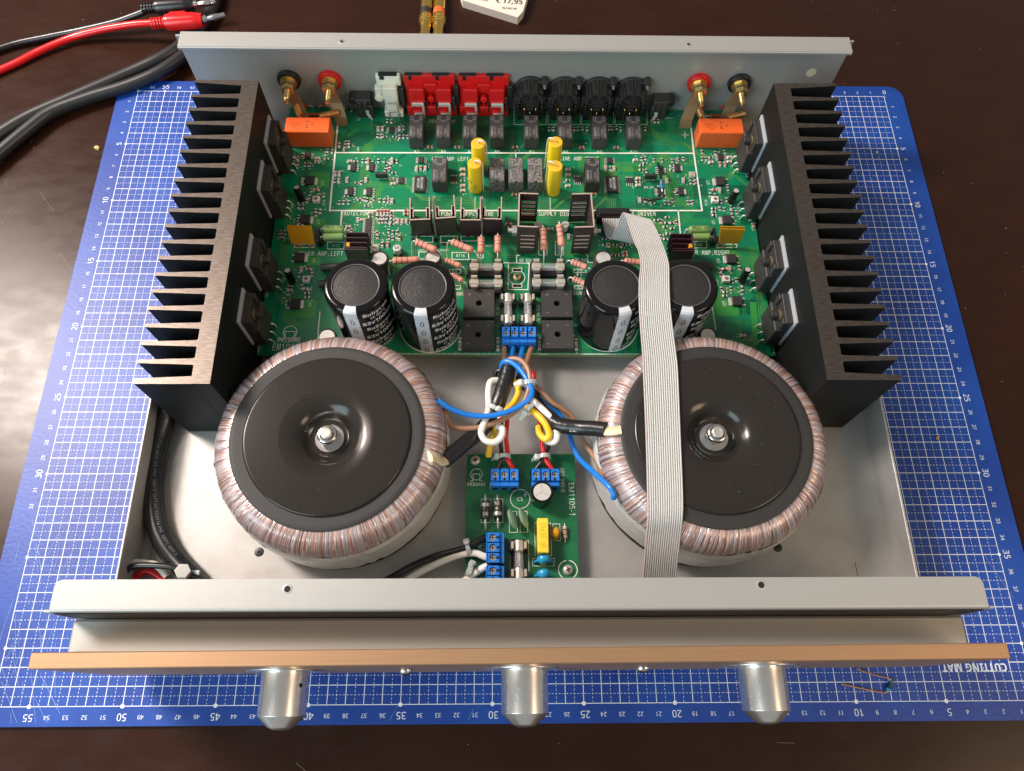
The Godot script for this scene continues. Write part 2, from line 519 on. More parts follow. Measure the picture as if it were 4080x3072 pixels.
# ---------------------------------------------------------------- the table and the cutting mat
func table() -> void:
	var b := MB.new()
	b.box(V(0, -1.75, -2), V(110, 3, 84), 0.3)
	var o := part("table_top", self, [[b, "table"]])
	tag(o, "dark brown lacquered table top, scratched and dusty, under the blue mat", "table", "", "structure")
	var d := MB.new()
	for i in 260:
		var p := P(rng.randf_range(-42, 42), rng.randf_range(-36, 33))
		if absf(p.x) < 30.5 and p.y > -21.5 and p.y < 24.5: continue
		var s := rng.randf_range(0.015, 0.05) * (2.2 if rng.randf() < 0.05 else 1.0)
		d.xf = Transform3D(Basis(Vector3.UP, rng.randf() * TAU), V(p.x, -0.235, p.y))
		d.box(V(0, 0, 0), V(s * rng.randf_range(0.6, 2.2), 0.02, s))
	for i in 60:
		var p := P(rng.randf_range(-40, 38), 25.0 + rng.randf() * 7.0) if i % 2 else P(rng.randf_range(-38, -31), rng.randf_range(-14, 22))
		var a := rng.randf_range(-0.5, 1.9)
		d.xf = Transform3D()
		d.strip(p, p + P(cos(a), sin(a)) * rng.randf_range(0.3, 2.2), 0.012, -0.244)
	var du := part("dust", self, [[d, "dust"]])
	tag(du, "pale specks of dust and lint scattered over the brown table", "dust", "", "stuff")

func cutting_mat() -> void:
	var o := node("cutting_mat", self, V(0, -0.25, 1.5))
	tag(o, "blue gridded cutting mat with white centimetre scales under the amplifier", "cutting mat")
	var poly := []
	for q in [[28.9, -19.9, -90], [28.9, 22.9, 0], [-28.9, 22.9, 90], [-28.9, -19.9, 180]]:
		for i in 7:
			var a := deg_to_rad(q[2] + i * 15.0)
			poly.append(P(q[0] + cos(a) * 1.1, q[1] + sin(a) * 1.1 - 1.5))
	var b := MB.new()
	b.prism(poly, 0.0, 0.25)
	part("sheet", o, [[b, "mat_blue"]])
	var g := MB.new()
	var f := MB.new()
	var y := 0.256
	var zo := -21.5
	for i in 58:
		var x := 28.5 - i
		g.strip(P(x, zo + 0.0), P(x, zo + 43.0), 0.038, y)
		if i % 5 == 0:
			g.disc(V(x, y + 0.002, zo), 0.09, 8); g.disc(V(x, y + 0.002, zo + 43), 0.12, 8)
		if i < 57:
			for k in 43 * 5:
				var z := zo + (k + 0.25) / 5.0
				if absf(x) < 20.0 and z > -18.0 and z < 18.0: continue
				f.strip(P(x - 0.5, z), P(x - 0.5, z + 0.11), 0.022, y)
	for j in 44:
		var z := zo + j
		if j % 5 == 0: g.disc(V(28.5, y + 0.002, z), 0.1, 8); g.disc(V(-28.5, y + 0.002, z), 0.1, 8)
		if j == 41:
			g.strip(P(-28.5, z), P(23.5, z), 0.045, y); g.strip(P(27.5, z), P(28.5, z), 0.045, y)
		else: g.strip(P(-28.5, z), P(28.5, z), 0.038, y)
		if j < 43:
			for k in 57 * 5:
				var x := -28.5 + (k + 0.25) / 5.0
				if absf(x) < 20.0 and z > -18.0 and z < 18.0: continue
				f.strip(P(x, z + 0.5), P(x + 0.11, z + 0.5), 0.022, y)
	part("printed_grid", o, [[g, "mat_print"]])
	tag(part("dashed_grid", o, [[f, "mat_print"]]), "fine dashed half-centimetre lines", "", "", "stuff")
	var t := MB.new()
	for i in range(0, 58):
		var big := i % 5 == 0
		var h := 0.36 if big else 0.22
		var x := 28.5 - i
		if i < 57: flat_text(t, str(i) if i else "0", h, P(x + (0.1 if i == 0 else 0.0), zo - 0.42 if big else zo - 0.36), y, 0)
		else: flat_text(t, "57", h, P(x, zo - 0.36), y)
		if i > 0 and i < 56: flat_text(t, str(i), h, P(x + 0.06, zo + 43.55), y, 180)
	for j in range(1, 43):
		var big := j % 5 == 0
		var h := 0.36 if big else 0.22
		flat_text(t, str(j), h, P(28.95, zo + j), y, -90)
		if j < 33: flat_text(t, str(j), h, P(-28.98, zo + j), y, 90)
	part("printed_numbers", o, [[t, "mat_print"]])
	var w := MB.new()
	flat_text(w, "CUTTING MAT", 0.42, P(25.5, 21.27 - 1.5), y + 0.001, 180, true, false, 0.93)
	part("lettering", o, [[w, "mat_print"]])
	var s := MB.new()
	for i in 70:
		var p := P(rng.randf_range(-29.5, -25.5), rng.randf_range(11, 22))
		if rng.randf() < 0.4: p = P(rng.randf_range(-29, 29), rng.randf_range(-20, 22))
		var a := rng.randf_range(0.9, 1.9)
		var e := p + P(cos(a), sin(a)) * rng.randf_range(0.5, 3.0)
		e.y = minf(e.y, 22.3)
		s.strip(p, e, 0.012, y + 0.004)
	tag(part("scratches", o, [[s, "mat_scratch"]]), "fine pale knife scratches", "", "", "stuff")

# ---------------------------------------------------------------- the metal case
func case_parts() -> void:
	amp = node("amplifier", self, V(0, 0, 1.3))
	tag(amp, "open silver stereo amplifier with green circuit board and two toroidal transformers", "amplifier")
	amp.position = Vector3.ZERO
	var b := MB.new()
	b.box(V(0, 1.05, 1.25), V(43.0, 0.1, 35.4))
	for s in [-1, 1]: b.box(V(s * 21.5, 2.2, 1.25), V(0.14, 2.4, 35.4), 0.03)
	var tray := part("chassis_tray", amp, [[b, "floor_paint"]])
	var ft := MB.new()
	ft.lathe([P(0, 0.01), P(1.9, 0.01), P(2.1, 0.2), P(2.1, 0.99), P(0, 0.99)], 28)
	for q in [[-17, -13], [17, -13], [-17, 16], [17, 16]]: part("foot", tray, [[ft, "black_plastic"]], V(q[0], 0, q[1]))
	var sc := MB.new()
	sc.cyl(V(0, 1.1, 0), V(0, 1.14, 0), 0.27, 0.24, 18)
	var sk := MB.new()
	sk.disc(V(0, 1.142, 0), 0.1, 6)
	for q in [P(-14.81, 14.94)] + [P(14.95, 14.76)]:
		part("floor_screw", tray, [[sc, "black_plastic"], [sk, "hole"]], V(q.x, 0, q.y))
	for L in [[P(19.3, 15.6), P(19.35, 18.9)], [P(-20.9, 9.0), P(-20.9, 18.9)]]:
		var sm := MB.new()
		sm.strip(L[0], L[1], 0.035, 1.103)
		part("sheet_seam", tray, [[sm, "ink"]])
	# rear panel with its folded flange
	var r := MB.new()
	r.box(V(0, 4.8, -16.43), V(43.6, 7.6, 0.14), 0.03)
	r.plate(-21.4, 21.4, -16.5, -15.25, 8.7, 8.8, [[-11.14, -15.76, 0.13], [10.95, -15.78, 0.13]])
	r.box(V(0, 8.66, -16.46), V(42.8, 0.14, 0.1), 0.02)
	r.box(V(0, 8.68, -15.22), V(42.8, 0.2, 0.1), 0.03)
	var rp := part("rear_panel", amp, [[r, "paint"]])
	lab(rp, "upright silver rear panel with folded top flange")
	for x in [-11.14, 10.95]:
		var h := MB.new()
		h.lathe([P(0.13, 8.82), P(0.17, 8.815), P(0.19, 8.803)], 20, Transform3D(Basis(), V(x, 0, -15.77)))
		part("screw_hole", rp, [[h, "paint"]])
	var st := MB.new()
	st.cyl(V(20.0, 5.95, -16.36), V(20.0, 5.95, -16.34), 0.34, 0.34, 24)
	part("round_sticker", rp, [[st, "sticker"]])
	# front wall with its folded flange
	var w := MB.new()
	w.box(V(0, 4.85, 18.98), V(43.8, 7.7, 0.14), 0.03)
	var fl := []
	for q in [[21.3, 17.9, -90], [21.3, 17.9, -45], [21.3, 17.9, 0], [-21.3, 17.9, 180], [-21.3, 17.9, 225], [-21.3, 17.9, 270]]:
		fl.append(P(q[0] + 0.3 * cos(deg_to_rad(q[2])), q[1] + 0.3 * sin(deg_to_rad(q[2]))))
	fl.insert(3, P(21.6, 18.6)); fl.insert(4, P(-21.6, 18.6))
	w.prism(fl, 8.7, 8.8)
	w.plate(-21.6, 21.6, 18.6, 18.9, 8.7, 8.8, [])
	var pr := []
	for i in 7: pr.append(P(18.9 + 0.16 * sin(i * PI / 12), 8.64 + 0.16 * cos(i * PI / 12)))
	for i in 6:
		var n0 := Vector3(0, cos(i * PI / 12), sin(i * PI / 12))
		var n1 := Vector3(0, cos((i + 1) * PI / 12), sin((i + 1) * PI / 12))
		var a := V(-21.6, pr[i].y, pr[i].x)
		var c := V(21.6, pr[i].y, pr[i].x)
		var d := V(21.6, pr[i + 1].y, pr[i + 1].x)
		var e := V(-21.6, pr[i + 1].y, pr[i + 1].x)
		w.tri(a, c, d, n0, n0, n1); w.tri(a, d, e, n0, n1, n1)
	var fw := part("front_wall", amp, [[w, "paint"]])
	lab(fw, "silver inner front wall with wide folded top flange")
	for q in [P(-10.91, 18.06)] + [P(11.1, 17.95)]:
		var h := MB.new()
		h.cyl(V(q.x, 8.78, q.y), V(q.x, 8.806, q.y), 0.15, 0.15, 20)
		var hr := MB.new()
		hr.lathe([P(0.15, 8.815), P(0.2, 8.815), P(0.24, 8.802)], 20, Transform3D(Basis(), V(q.x, 0, q.y)))
		part("screw_hole", fw, [[h, "hole"], [hr, "paint"]])
	var sp := MB.new()
	sp.box(V(0, 4.0, 19.92), V(43.3, 5.0, 1.6), 0.12)
	lab(part("front_frame", amp, [[sp, "spacer"]]), "pale grey aluminium frame between front wall and faceplate")
	var fs := MB.new()
	fs.box(V(0, 7.6, 19.08), V(43.0, 1.9, 0.05))  # thin dark strip laid over the front wall face below the flange
	part("dark_strip", fw, [[fs, "rubber"]])
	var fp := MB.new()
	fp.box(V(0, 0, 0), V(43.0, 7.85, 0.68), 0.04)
	lab(part("faceplate", amp, [[fp, "warm_reflection_tint"]], V(0, 5.72, 21.06), 0.27), "thick metal faceplate along the front, a warm reflection painted into its colour")
	var kb := MB.new()
	var face := Transform3D(Basis(Vector3.RIGHT, PI / 2), V(0, 0, 0))
	kb.lathe([P(0, 0.0), P(1.12, 0.0), P(1.12, 0.02), P(1.14, 0.06), P(1.14, 1.96), P(1.12, 1.98), P(0.62, 2.44), P(0.5, 2.51), P(0.34, 2.565), P(0.15, 2.58), P(0, 2.58)], 64, face)
	var kw := MB.new()
	kw.lathe([P(0, 0), P(1.9, 0), P(1.9, 0.02), P(1.86, 0.05), P(0, 0.05)], 56, face)
	var ks := MB.new()
	ks.cyl(V(0.9, 0.62, 0.62), V(0.95, 0.66, 0.62), 0.1, 0.1, 12)
	var kn := [["left", -11.5], ["middle", 0.1], ["right", 11.75]]
	for k in kn:
		var o := part("knob", amp, [[kb, "knob_metal"]], V(k[1], 5.3, 21.46 - k[1] * 0.0047))
		lab(o, "%s of the three brushed metal knobs" % k[0])
		part("washer", o, [[kw, "knob_metal"]], V(0, 0, -0.055))
		if k[0] == "left": part("set_screw", o, [[ks, "hole"]])
	var sd := MB.new()
	sd.lathe([P(0, 0), P(0.33, 0.0), P(0.34, 0.06), P(0.3, 0.16), P(0.18, 0.24), P(0, 0.27)], 28, face)
	for x in [-5.68, 5.9]: part("push_button", amp, [[sd, "steel"]], V(x, 5.4, 21.41 - x * 0.0047))

func heatsinks() -> void:
	for s in [-1, 1]:
		var z0 := -12.8 if s < 0 else -12.9
		var z1 := 7.65 if s < 0 else 7.4
		var xi: float = 16.1 * s
		var b := MB.new()
		var t := MB.new()
		b.prism([P(xi, z0), P(xi + s * 1.0, z0), P(xi + s * 1.0, z1), P(xi, z1)], 1.1, 8.5, t)
		var o := part("heatsink", amp, [[b, "anodized"], [t, "cut_metal"]])
		lab(o, "%s black finned heat sink" % ("tan-topped left" if s < 0 else "dark right"))
		var pitch := (z1 - z0 - 0.42) / 19.0
		for i in 20:
			var f := MB.new()
			var ft := MB.new()
			var zc := z0 + 0.21 + pitch * i
			var r0 := 0.22
			var r1 := 0.095 + rng.randf() * 0.012
			var xt: float = xi + s * (3.93 + rng.randf() * 0.05)
			var xr: float = xi + s * 1.002
			var poly := [P(xr, zc - r0), P(xr + s * 0.1, zc - r0 + 0.04), P(xt - s * 0.03, zc - r1), P(xt, zc - r1 * 0.5), P(xt, zc + r1 * 0.5), P(xt - s * 0.03, zc + r1), P(xr + s * 0.1, zc + r0 - 0.04), P(xr, zc + r0)]
			if i == 0: poly = [P(xr, zc - r0), P(xt - s * 0.08, zc - r0), P(xt, zc - r0 + 0.08), P(xt, zc - 0.02), P(xr, zc + r0)]
			if i == 19: poly = [P(xr, zc - r0), P(xt, zc - 0.08), P(xt, zc + r0 - 0.08), P(xt - s * 0.08, zc + r0), P(xr, zc + r0)]
			f.prism(poly, 1.1, 8.5, ft)
			part("fin", o, [[f, "anodized"], [ft, "cut_metal"]])
		for z in ([-11.0, -7.4, -1.95, 1.78] if s < 0 else [-11.3, -7.5, -1.97, 1.73]):
			transistor(s, z)

var tr_proto := {}
func transistor(s: int, z: float) -> void:
	var o: Node3D
	var at := V(16.1 * s, 0, z)
	if not tr_proto.has(s):
		var b := MB.new()
		var x := -s * 0.14
		b.xf = Transform3D(Basis(), V(x, 0, 0))
		var d := -s * 0.5
		b.box(V(d * 0.42, 4.45, 0), V(0.42, 3.0, 2.0), 0.03)
		b.box(V(d * 1.15, 3.95, 0), V(0.36, 2.0, 1.98), 0.06)
		b.box(V(d * 0.95, 5.5, -0.82), V(0.2, 0.8, 0.34), 0.03); b.box(V(d * 0.95, 5.5, 0.82), V(0.2, 0.8, 0.34), 0.03)
		o = part("power_transistor", amp, [[b, "black_case"]], at)
		var p := MB.new()
		p.box(V(-s * 0.07, 4.75, 0), V(0.13, 3.0, 2.25), 0.01)
		part("insulating_pad", o, [[p, "white_pad"]])
		var sc := MB.new()
		sc.cyl(V(x + d * 0.9, 5.1, 0), V(x + d * 1.95, 5.1, 0), 0.25, 0.24, 18, 0.04)
		var wa := MB.new()
		wa.cyl(V(x + d * 0.84, 5.1, 0), V(x + d * 0.96, 5.1, 0), 0.31, 0.31, 20)
		var hx := MB.new()
		hx.cyl(V(x + d * 1.9, 5.1, 0), V(x + d * 1.97, 5.1, 0), 0.13, 0.13, 6)
		part("screw", o, [[sc, "black_case"], [wa, "dark_brass"], [hx, "hole"]])
		for k in [-0.55, 0, 0.55]:
			var l := MB.new()
			l.tube([V(x + d * 0.6, 3.1, k), V(x + d * 1.2, 2.9, k), V(x + d * 1.75, 2.75, k), V(x + d * 1.85, 2.3, k)], 0.05, 6, 3)
			part("pin", o, [[l, "tin"]])
		tr_proto[s] = o
	else: o = copy(tr_proto[s], at)
	lab(o, "%s black power transistor screwed to the %s heat sink" % [["rearmost", "second", "third", "frontmost"][0 if z < -9 else 1 if z < -5 else 2 if z < 0 else 3], "left" if s < 0 else "right"])

# ---------------------------------------------------------------- circuit boards
func board_image() -> Image:
	var W := 1764
	var H := 1076
	var k := 55.0
	var im := Image.create(W, H, false, Image.FORMAT_RGB8)
	var base := lin(0.004, 0.19, 0.085)
	im.fill(base)
	var n := FastNoiseLite.new()
	n.seed = 7
	n.frequency = 0.012
	# copper areas show lighter under the lacquer, bare laminate darker
	for i in 60:
		var r := Rect2i(rng.randi_range(0, W), rng.randi_range(0, H), rng.randi_range(40, 260), rng.randi_range(30, 160))
		im.fill_rect(r, lin(0.004, 0.105, 0.05) if i % 3 else lin(0.003, 0.19, 0.095))
	var tr := [lin(0.02, 0.23, 0.065), lin(0.07, 0.24, 0.05), lin(0.003, 0.085, 0.04)]
	for g in 150:
		var x := rng.randi_range(0, W)
		var y := rng.randi_range(0, H)
		var cnt := rng.randi_range(2, 7)
		var len_ := rng.randi_range(60, 420)
		var hor := rng.randf() < 0.65
		var kink := rng.randi_range(20, 90) * (1 if rng.randf() < 0.5 else -1)
		var cc: Color = tr[rng.randi_range(0, 2)]
		for q in cnt:
			var o := q * 7
			if hor:
				im.fill_rect(Rect2i(x, y + o, len_, 2), cc)
				for d in absi(kink): im.fill_rect(Rect2i(x + len_ + d + (o if kink > 0 else -o) * 0, y + o + d * signi(kink), 3, 3), cc)
				im.fill_rect(Rect2i(x + len_ + absi(kink), y + o + kink, len_ / 3, 3), cc)
			else:
				im.fill_rect(Rect2i(x + o, y, 3, len_), cc)
				for d in absi(kink): im.fill_rect(Rect2i(x + o + d * signi(kink), y + len_ + d, 3, 3), cc)
	for i in 420:
		var x := rng.randi_range(3, W - 6)
		var y := rng.randi_range(3, H - 6)
		im.fill_rect(Rect2i(x, y, 5, 5), lin(0.10, 0.17, 0.05))
		im.fill_rect(Rect2i(x + 1, y + 1, 2, 2), lin(0.01, 0.03, 0.015))
	# broad supply tracks run across the middle of the board
	for i in 9:
		im.fill_rect(Rect2i(330, 470 + i * 9, 1050, 3), tr[i % 2])
	for y in range(0, H, 2):
		for x in range(0, W, 2):
			var v := n.get_noise_2d(x, y)
			if v > 0.28: 
				var p := im.get_pixel(x, y)
				im.fill_rect(Rect2i(x, y, 2, 2), p.lerp(lin(0.05, 0.12, 0.06), 0.25))
	return im

func main_board() -> void:
	var x0 := -16.03
	var x1 := 16.03
	var z0 := -16.32
	var z1 := 3.16
	var e := MB.new()
	e.box(V(0, PCB - 0.085, (z0 + z1) / 2), V(x1 - x0, 0.15, z1 - z0))
	var t := MB.new()
	t.quad(V(x0, PCB, z0), V(x1, PCB, z0), V(x1, PCB, z1), V(x0, PCB, z1), Vector3.UP)
	for p in t.v: t.uv.append(P((p.x - x0) / (x1 - x0), (p.z - z0) / (z1 - z0)))
	mat("board_green", Color(1, 1, 1), 0.3, 0.0, {"albedo_texture": ImageTexture.create_from_image(board_image())})
	var o := part("circuit_board", amp, [[e, "board_side"], [t, "board_green"]])
	lab(o, "large green main circuit board across the rear half of the case")
	var so := MB.new()
	for q in [[-14, -14], [14, -14], [-14, 2], [14, 2], [0, -1.6]]: so.cyl(V(q[0], 1.1, q[1]), V(q[0], PCB - 0.16, q[1]), 0.3, 0.3, 6)
	part("standoff", o, [[so, "tin"]])
	var y := PCB + 0.012
	var w := 0.11
	var s := MB.new()
	s.outline([P(-12.23, -16.63), P(-12.22, -14.72), P(-12.55, -14.72), P(-12.52, -12.31), P(-12.48, -7.49)] + [P(12.54, -7.63), P(12.46, -12.44), P(12.49, -14.87), P(12.17, -14.87), P(12.2, -16.77)], w, y, false)
	s.outline([P(-12.52, -12.31)] + [P(12.46, -12.44)], w, y, false)
	s.outline([P(-11.66, -7.47), P(-11.65, -6.17)], w * 0.8, y, false)
	s.outline([P(10.92, -7.6), P(10.9, -5.65)], w * 0.8, y, false)
	s.outline([P(-12.43, 0.17), P(-12.4, 2.35)], w * 0.6, y, false)
	s.outline([P(12.44, -0.31), P(12.48, 1.34)], w * 0.6, y, false)
	s.outline([P(0, -12.4), P(0.01, -12.03)], w * 0.6, y, false)
	for q in 9:
		s.strip(P(-2.78, -8.6 + q * 0.14), P(-2.78, -8.53 + q * 0.14), 0.07, y); s.strip(P(2.3, -8.6 + q * 0.16), P(2.3, -8.5 + q * 0.16), 0.06, y)
	for q in 116: s.strip(P(-8.5 + q * 0.145, 3.07), P(-8.42 + q * 0.145, 3.07), 0.09, y)
	# ground screw frame and component outlines
	s.outline([P(-0.55, -3.44), P(0.69, -3.44)] + [P(0.81, -3.39), P(0.69, -1.47)] + [P(-0.58, -1.49)], 0.06, y)
	s.outline([P(0.15, -4.05), P(-0.01, -4.05), P(-0.01, -3.51)], 0.06, y, false)
	s.outline([P(-0.83, -3.48), P(0.89, -3.46)], 0.06, y, false)
	s.outline([P(4.63, -4.1), P(4.65, -3.53), P(5.25, -3.5)], 0.06, y, false)
	for L in [[P(-6.4, -4.27), P(-5.41, -4.27), P(-5.39, -3.74), P(-6.37, -3.74)], [P(-4.23, -4.25), P(-3.17, -4.26), P(-3.12, -3.71), P(-4.22, -3.72)], [P(-6.62, -5.49), P(-5.53, -5.49), P(-5.52, -5.03), P(-6.6, -5.02)], [P(-5.02, -5.5), P(-3.9, -5.5), P(-3.89, -5.02), P(-5, -5.01)], [P(-3.67, -5.5), P(-2.59, -5.51), P(-2.59, -5.14), P(-3.66, -5.14)], [P(-2.54, -4.14), P(-2.2, -4.15), P(-2.2, -3.85), P(-2.53, -3.85)], [P(-4.36, -2.97), P(-3.65, -2.98), P(-3.64, -2.68), P(-4.35, -2.68)], [P(-4.09, -1.77), P(-3.63, -1.77), P(-3.62, -1.5), P(-4.09, -1.5)], [P(3.71, -3.01), P(4.49, -3.01), P(4.48, -2.76), P(3.7, -2.75)], [P(3.71, -1.78), P(4.24, -1.78), P(4.23, -1.54), P(3.7, -1.54)], [P(1.46, -5.13), P(2, -5.14), P(1.97, -4.09), P(1.44, -4.08)], [P(2.56, -5.14), P(3.1, -5.14), P(3.07, -4.09), P(2.53, -4.09)], [P(-14.55, -4.82), P(-13.27, -4.83), P(-13.25, -4.6), P(-14.52, -4.59)], [P(-12.41, -5.01), P(-11.33, -5.01), P(-11.29, -4.48), P(-12.37, -4.48)], [P(11.65, -5.17), P(12.6, -5.18), P(12.55, -4.68), P(11.6, -4.67)], [P(13.26, -4.97), P(14.57, -4.97), P(14.54, -4.71), P(13.23, -4.7)]]:
		s.outline(L, 0.05, y)
	for L in [[P(-0.08, -16.31), P(-0.09, -14.89), P(2.18, -14.91), P(2.21, -16.33)], [P(2.34, -16.33), P(2.31, -14.91), P(4.6, -14.93), P(4.66, -16.35)], [P(4.76, -16.35), P(4.7, -14.93), P(6.98, -14.95), P(7.06, -16.37)], [P(7.18, -16.37), P(7.09, -14.95), P(9.36, -14.97), P(9.49, -16.4)], [P(10.03, -15.55), P(11.26, -15.56)]]:
		s.outline(L, 0.04, y, false)
	for L in [[P(12.02, -14.34), P(11.97, -13.77)], [P(11.77, -14.05), P(12.23, -14.05)]]: s.outline(L, 0.05, y, false)
	for q in [P(-0, -2.39)]: s.ring(q, 0.52, 0.04, y, -1.1, 1.1, 14); s.ring(q, 0.52, 0.04, y, PI - 1.1, PI + 1.1, 14)
	for q in [P(-5.44, 2.9)] + [P(5.66, 2.82)]: s.ring(q - P(0, 1.85), 1.93, 0.07, y, 0.2, PI - 0.2, 30)
	for q in [-1, 1]:
		for i in 8: s.strip(P(q * 15.95, 1.0 + i * 0.27), P(q * 15.95, 1.12 + i * 0.27), 0.06, y)
	part("silkscreen_lines", o, [[s, "silk"]])
	var T := MB.new()
	for L in [["PROTECTON", 0.42, [P(-10.81, -7.28)], 0], ["INPUT RELAY", 0.36, [P(-5.22, -15.13)], 0], ["LINE AMP LEFT", 0.40, [P(-4.55, -11.84)], 0], ["LINE AMP RIGHT", 0.40, [P(4.41, -11.92)], 0], ["POWER SUPPLY LINE", 0.42, [P(-3.27, -7.28)], 0], ["POWER SUPPLY DIG", 0.42, [P(1.87, -7.31)], 0], ["RELAY DRIVER", 0.42, [P(8.15, -7.36)], 0], ["POWER AMP.LEFT", 0.42, [P(-12.77, -4.12)], 0], ["POWER AMP.RIGHT", 0.42, [P(12.47, -4.31)], 0], ["PRIMARE", 0.42, [P(-14.14, 2.14)], 0], ["EM1068-5", 0.56, [P(-14.04, 2.63)], 0], ["R116", 0.3, [P(-3.68, -4)], 0], ["R79", 0.22, [P(-4.04, -2.83)], 0], ["R70", 0.22, [P(4.09, -2.88)], 0], ["R71", 0.22, [P(4.06, -1.66)], 0], ["R120", 0.26, [P(-11.84, -4.75)], 0], ["R118", 0.26, [P(11.99, -4.91)], 0], ["G1", 0.25, [P(0.25, -3.11)], 0], ["0V DIG", 0.28, [P(0.59, -3.67)], 0], ["0V DIG", 0.28, [P(4.21, -3.73)], 0], ["250MA", 0.3, [P(3.96, -1.23)], 0], ["250MA", 0.3, [P(-3.8, -1.16)], 0], ["LM337T", 0.2, [P(-4.75, -4.42)], 0], ["LM337T", 0.2, [P(-1.79, -4.76)], 0], ["LM317T", 0.2, [P(-6.17, -4.4)], 0], ["J2", 0.26, [P(-11.11, -15.25)], 0], ["Q48 Q49", 0.2, [P(9.09, -9.53)], 0], ["R206", 0.28, [P(2.81, -4.48)], 90], ["T6.3A/250V", 0.24, [P(-1.23, -0.22)], 90], ["T6.3A/250V", 0.24, [P(1.34, 0.21)], 90], ["Q59", 0.24, [P(-15.93, 2.69)], 90], ["Q66", 0.24, [P(-15.93, -1.05)], 90], ["Q11", 0.22, [P(-14.96, -2.22)], 90], ["Q12", 0.24, [P(-15.04, -7.89)], 90], ["Q75", 0.24, [P(-13.16, -9.74)], 90], ["Q79", 0.24, [P(-13.15, -6.57)], 90], ["R154", 0.22, [P(-12.92, -8.12)], 90], ["R156", 0.24, [P(12.89, -8.3)], 90], ["Q77", 0.24, [P(13.2, -9.95)], 90], ["Q81", 0.24, [P(13.2, -6.72)], 90], ["Q73", 0.24, [P(15.96, -10.56)], 90], ["Q14", 0.24, [P(15.03, -7.98)], 90], ["Q64", 0.24, [P(15.67, -6.97)], 90], ["Q76", 0.24, [P(13.21, -3.7)], 90], ["Q80", 0.26, [P(13.22, -0.51)], 90], ["R155", 0.22, [P(12.92, -2.06)], 90], ["Q13", 0.22, [P(14.99, -2.48)], 90], ["Q70", 0.26, [P(15.59, -1.47)], 90], ["Q63", 0.26, [P(15.53, 0.92)], 90], ["Q74", 0.22, [P(-13.15, -3.57)], 90], ["Q78", 0.22, [P(-13.12, -0.36)], 90]]:
		flat_text(T, L[0], L[1] * 0.8, L[2][0], y, L[3], false, true, 0.74)
	var kz := [P(-6.88, -12.47), P(-5.02, -12.48), P(-3.15, -12.5), P(-1.28, -12.5), P(1.12, -12.52)] + [P(3.5, -12.53), P(5.87, -12.54), P(8.27, -12.56)]
	for i in 8: flat_text(T, "K%d" % (i + 3), 0.22, kz[i], y, 0, false, true)
	part("silkscreen_lettering", o, [[T, "silk"]])
	var lg := MB.new()
	for q in [P(-14.15, 1.6)]:
		lg.ring(q, 0.42, 0.045, y); lg.outline([q + P(-0.6, 0.5), q + P(-0.3, 0.5), q + P(-0.3, -0.05), q + P(0.3, -0.05), q + P(0.3, 0.5), q + P(0.6, 0.5)], 0.045, y, false)
	part("printed_logo", o, [[lg, "silk"]])
	for L in [[P(-14.08, -10.64), P(-12.73, -10.65), P(-12.72, -9.4), P(-14, -9.39)], [P(-13.67, -6.86), P(-12.72, -6.87), P(-12.71, -6.22), P(-13.65, -6.22)], [P(-13.98, -0.67), P(-12.68, -0.68), P(-12.66, 0.55), P(-14.03, 0.55)], [P(12.75, -0.76), P(14.15, -0.76), P(14.04, 0.41), P(12.67, 0.42)], [P(-13.58, -3.86), P(-12.73, -3.86), P(-12.72, -3.22), P(-13.56, -3.22)], [P(14.88, -0.62), P(15.32, -0.62), P(15.05, 2.42), P(14.75, 2.42)]]:
		var gp := MB.new()
		gp.quad(V(L[0].x, PCB + 0.008, L[0].y), V(L[1].x, PCB + 0.008, L[1].y), V(L[2].x, PCB + 0.008, L[2].y), V(L[3].x, PCB + 0.008, L[3].y), Vector3.UP)
		part("copper_area", o, [[gp, "lime"]])
	var gh := MB.new()
	for q in [P(-6.79, -5.26), P(-5.3, -5.67), P(-5.29, -5.2), P(-5.19, -4.71), P(-4.72, -4.95), P(-3.78, -5.21), P(-6.85, -5.64)]: gh.disc(V(q.x, y, q.y), 0.17)
	part("drilled_hole", o, [[gh, "hole"]])
	var gs := MB.new()
	var gr := MB.new()
	for q in [P(0.02, -2.93), P(0.01, -1.76)]:
		gs.strip(q - P(0.18, 0), q + P(0.18, 0), 0.17, y + 0.004); gs.disc(V(q.x - 0.18, y + 0.004, q.y), 0.085); gs.disc(V(q.x + 0.18, y + 0.004, q.y), 0.085)
		gr.outline([q + P(-0.3, -0.12), q + P(0.3, -0.12), q + P(0.3, 0.12), q + P(-0.3, 0.12)], 0.05, y + 0.006)
	part("slot", o, [[gs, "hole"], [gr, "tin"]])
	for q in [P(-0, -2.39)]: cross_screw(o, V(q.x, PCB, q.y), 0.3, "dark_brass")

func cross_screw(parent: Node, at: Vector3, r: float, m: String) -> void:
	var b := MB.new()
	b.lathe([P(r, 0), P(r, 0.06), P(r * 0.85, 0.14), P(r * 0.5, 0.19), P(0, 0.2)], 24)
	var h := MB.new()
	h.box(V(0, 0.2, 0), V(r * 0.9, 0.02, r * 0.22)); h.box(V(0, 0.2, 0), V(r * 0.22, 0.022, r * 0.9))
	part("screw", parent, [[b, m], [h, "hole"]], at, 20)

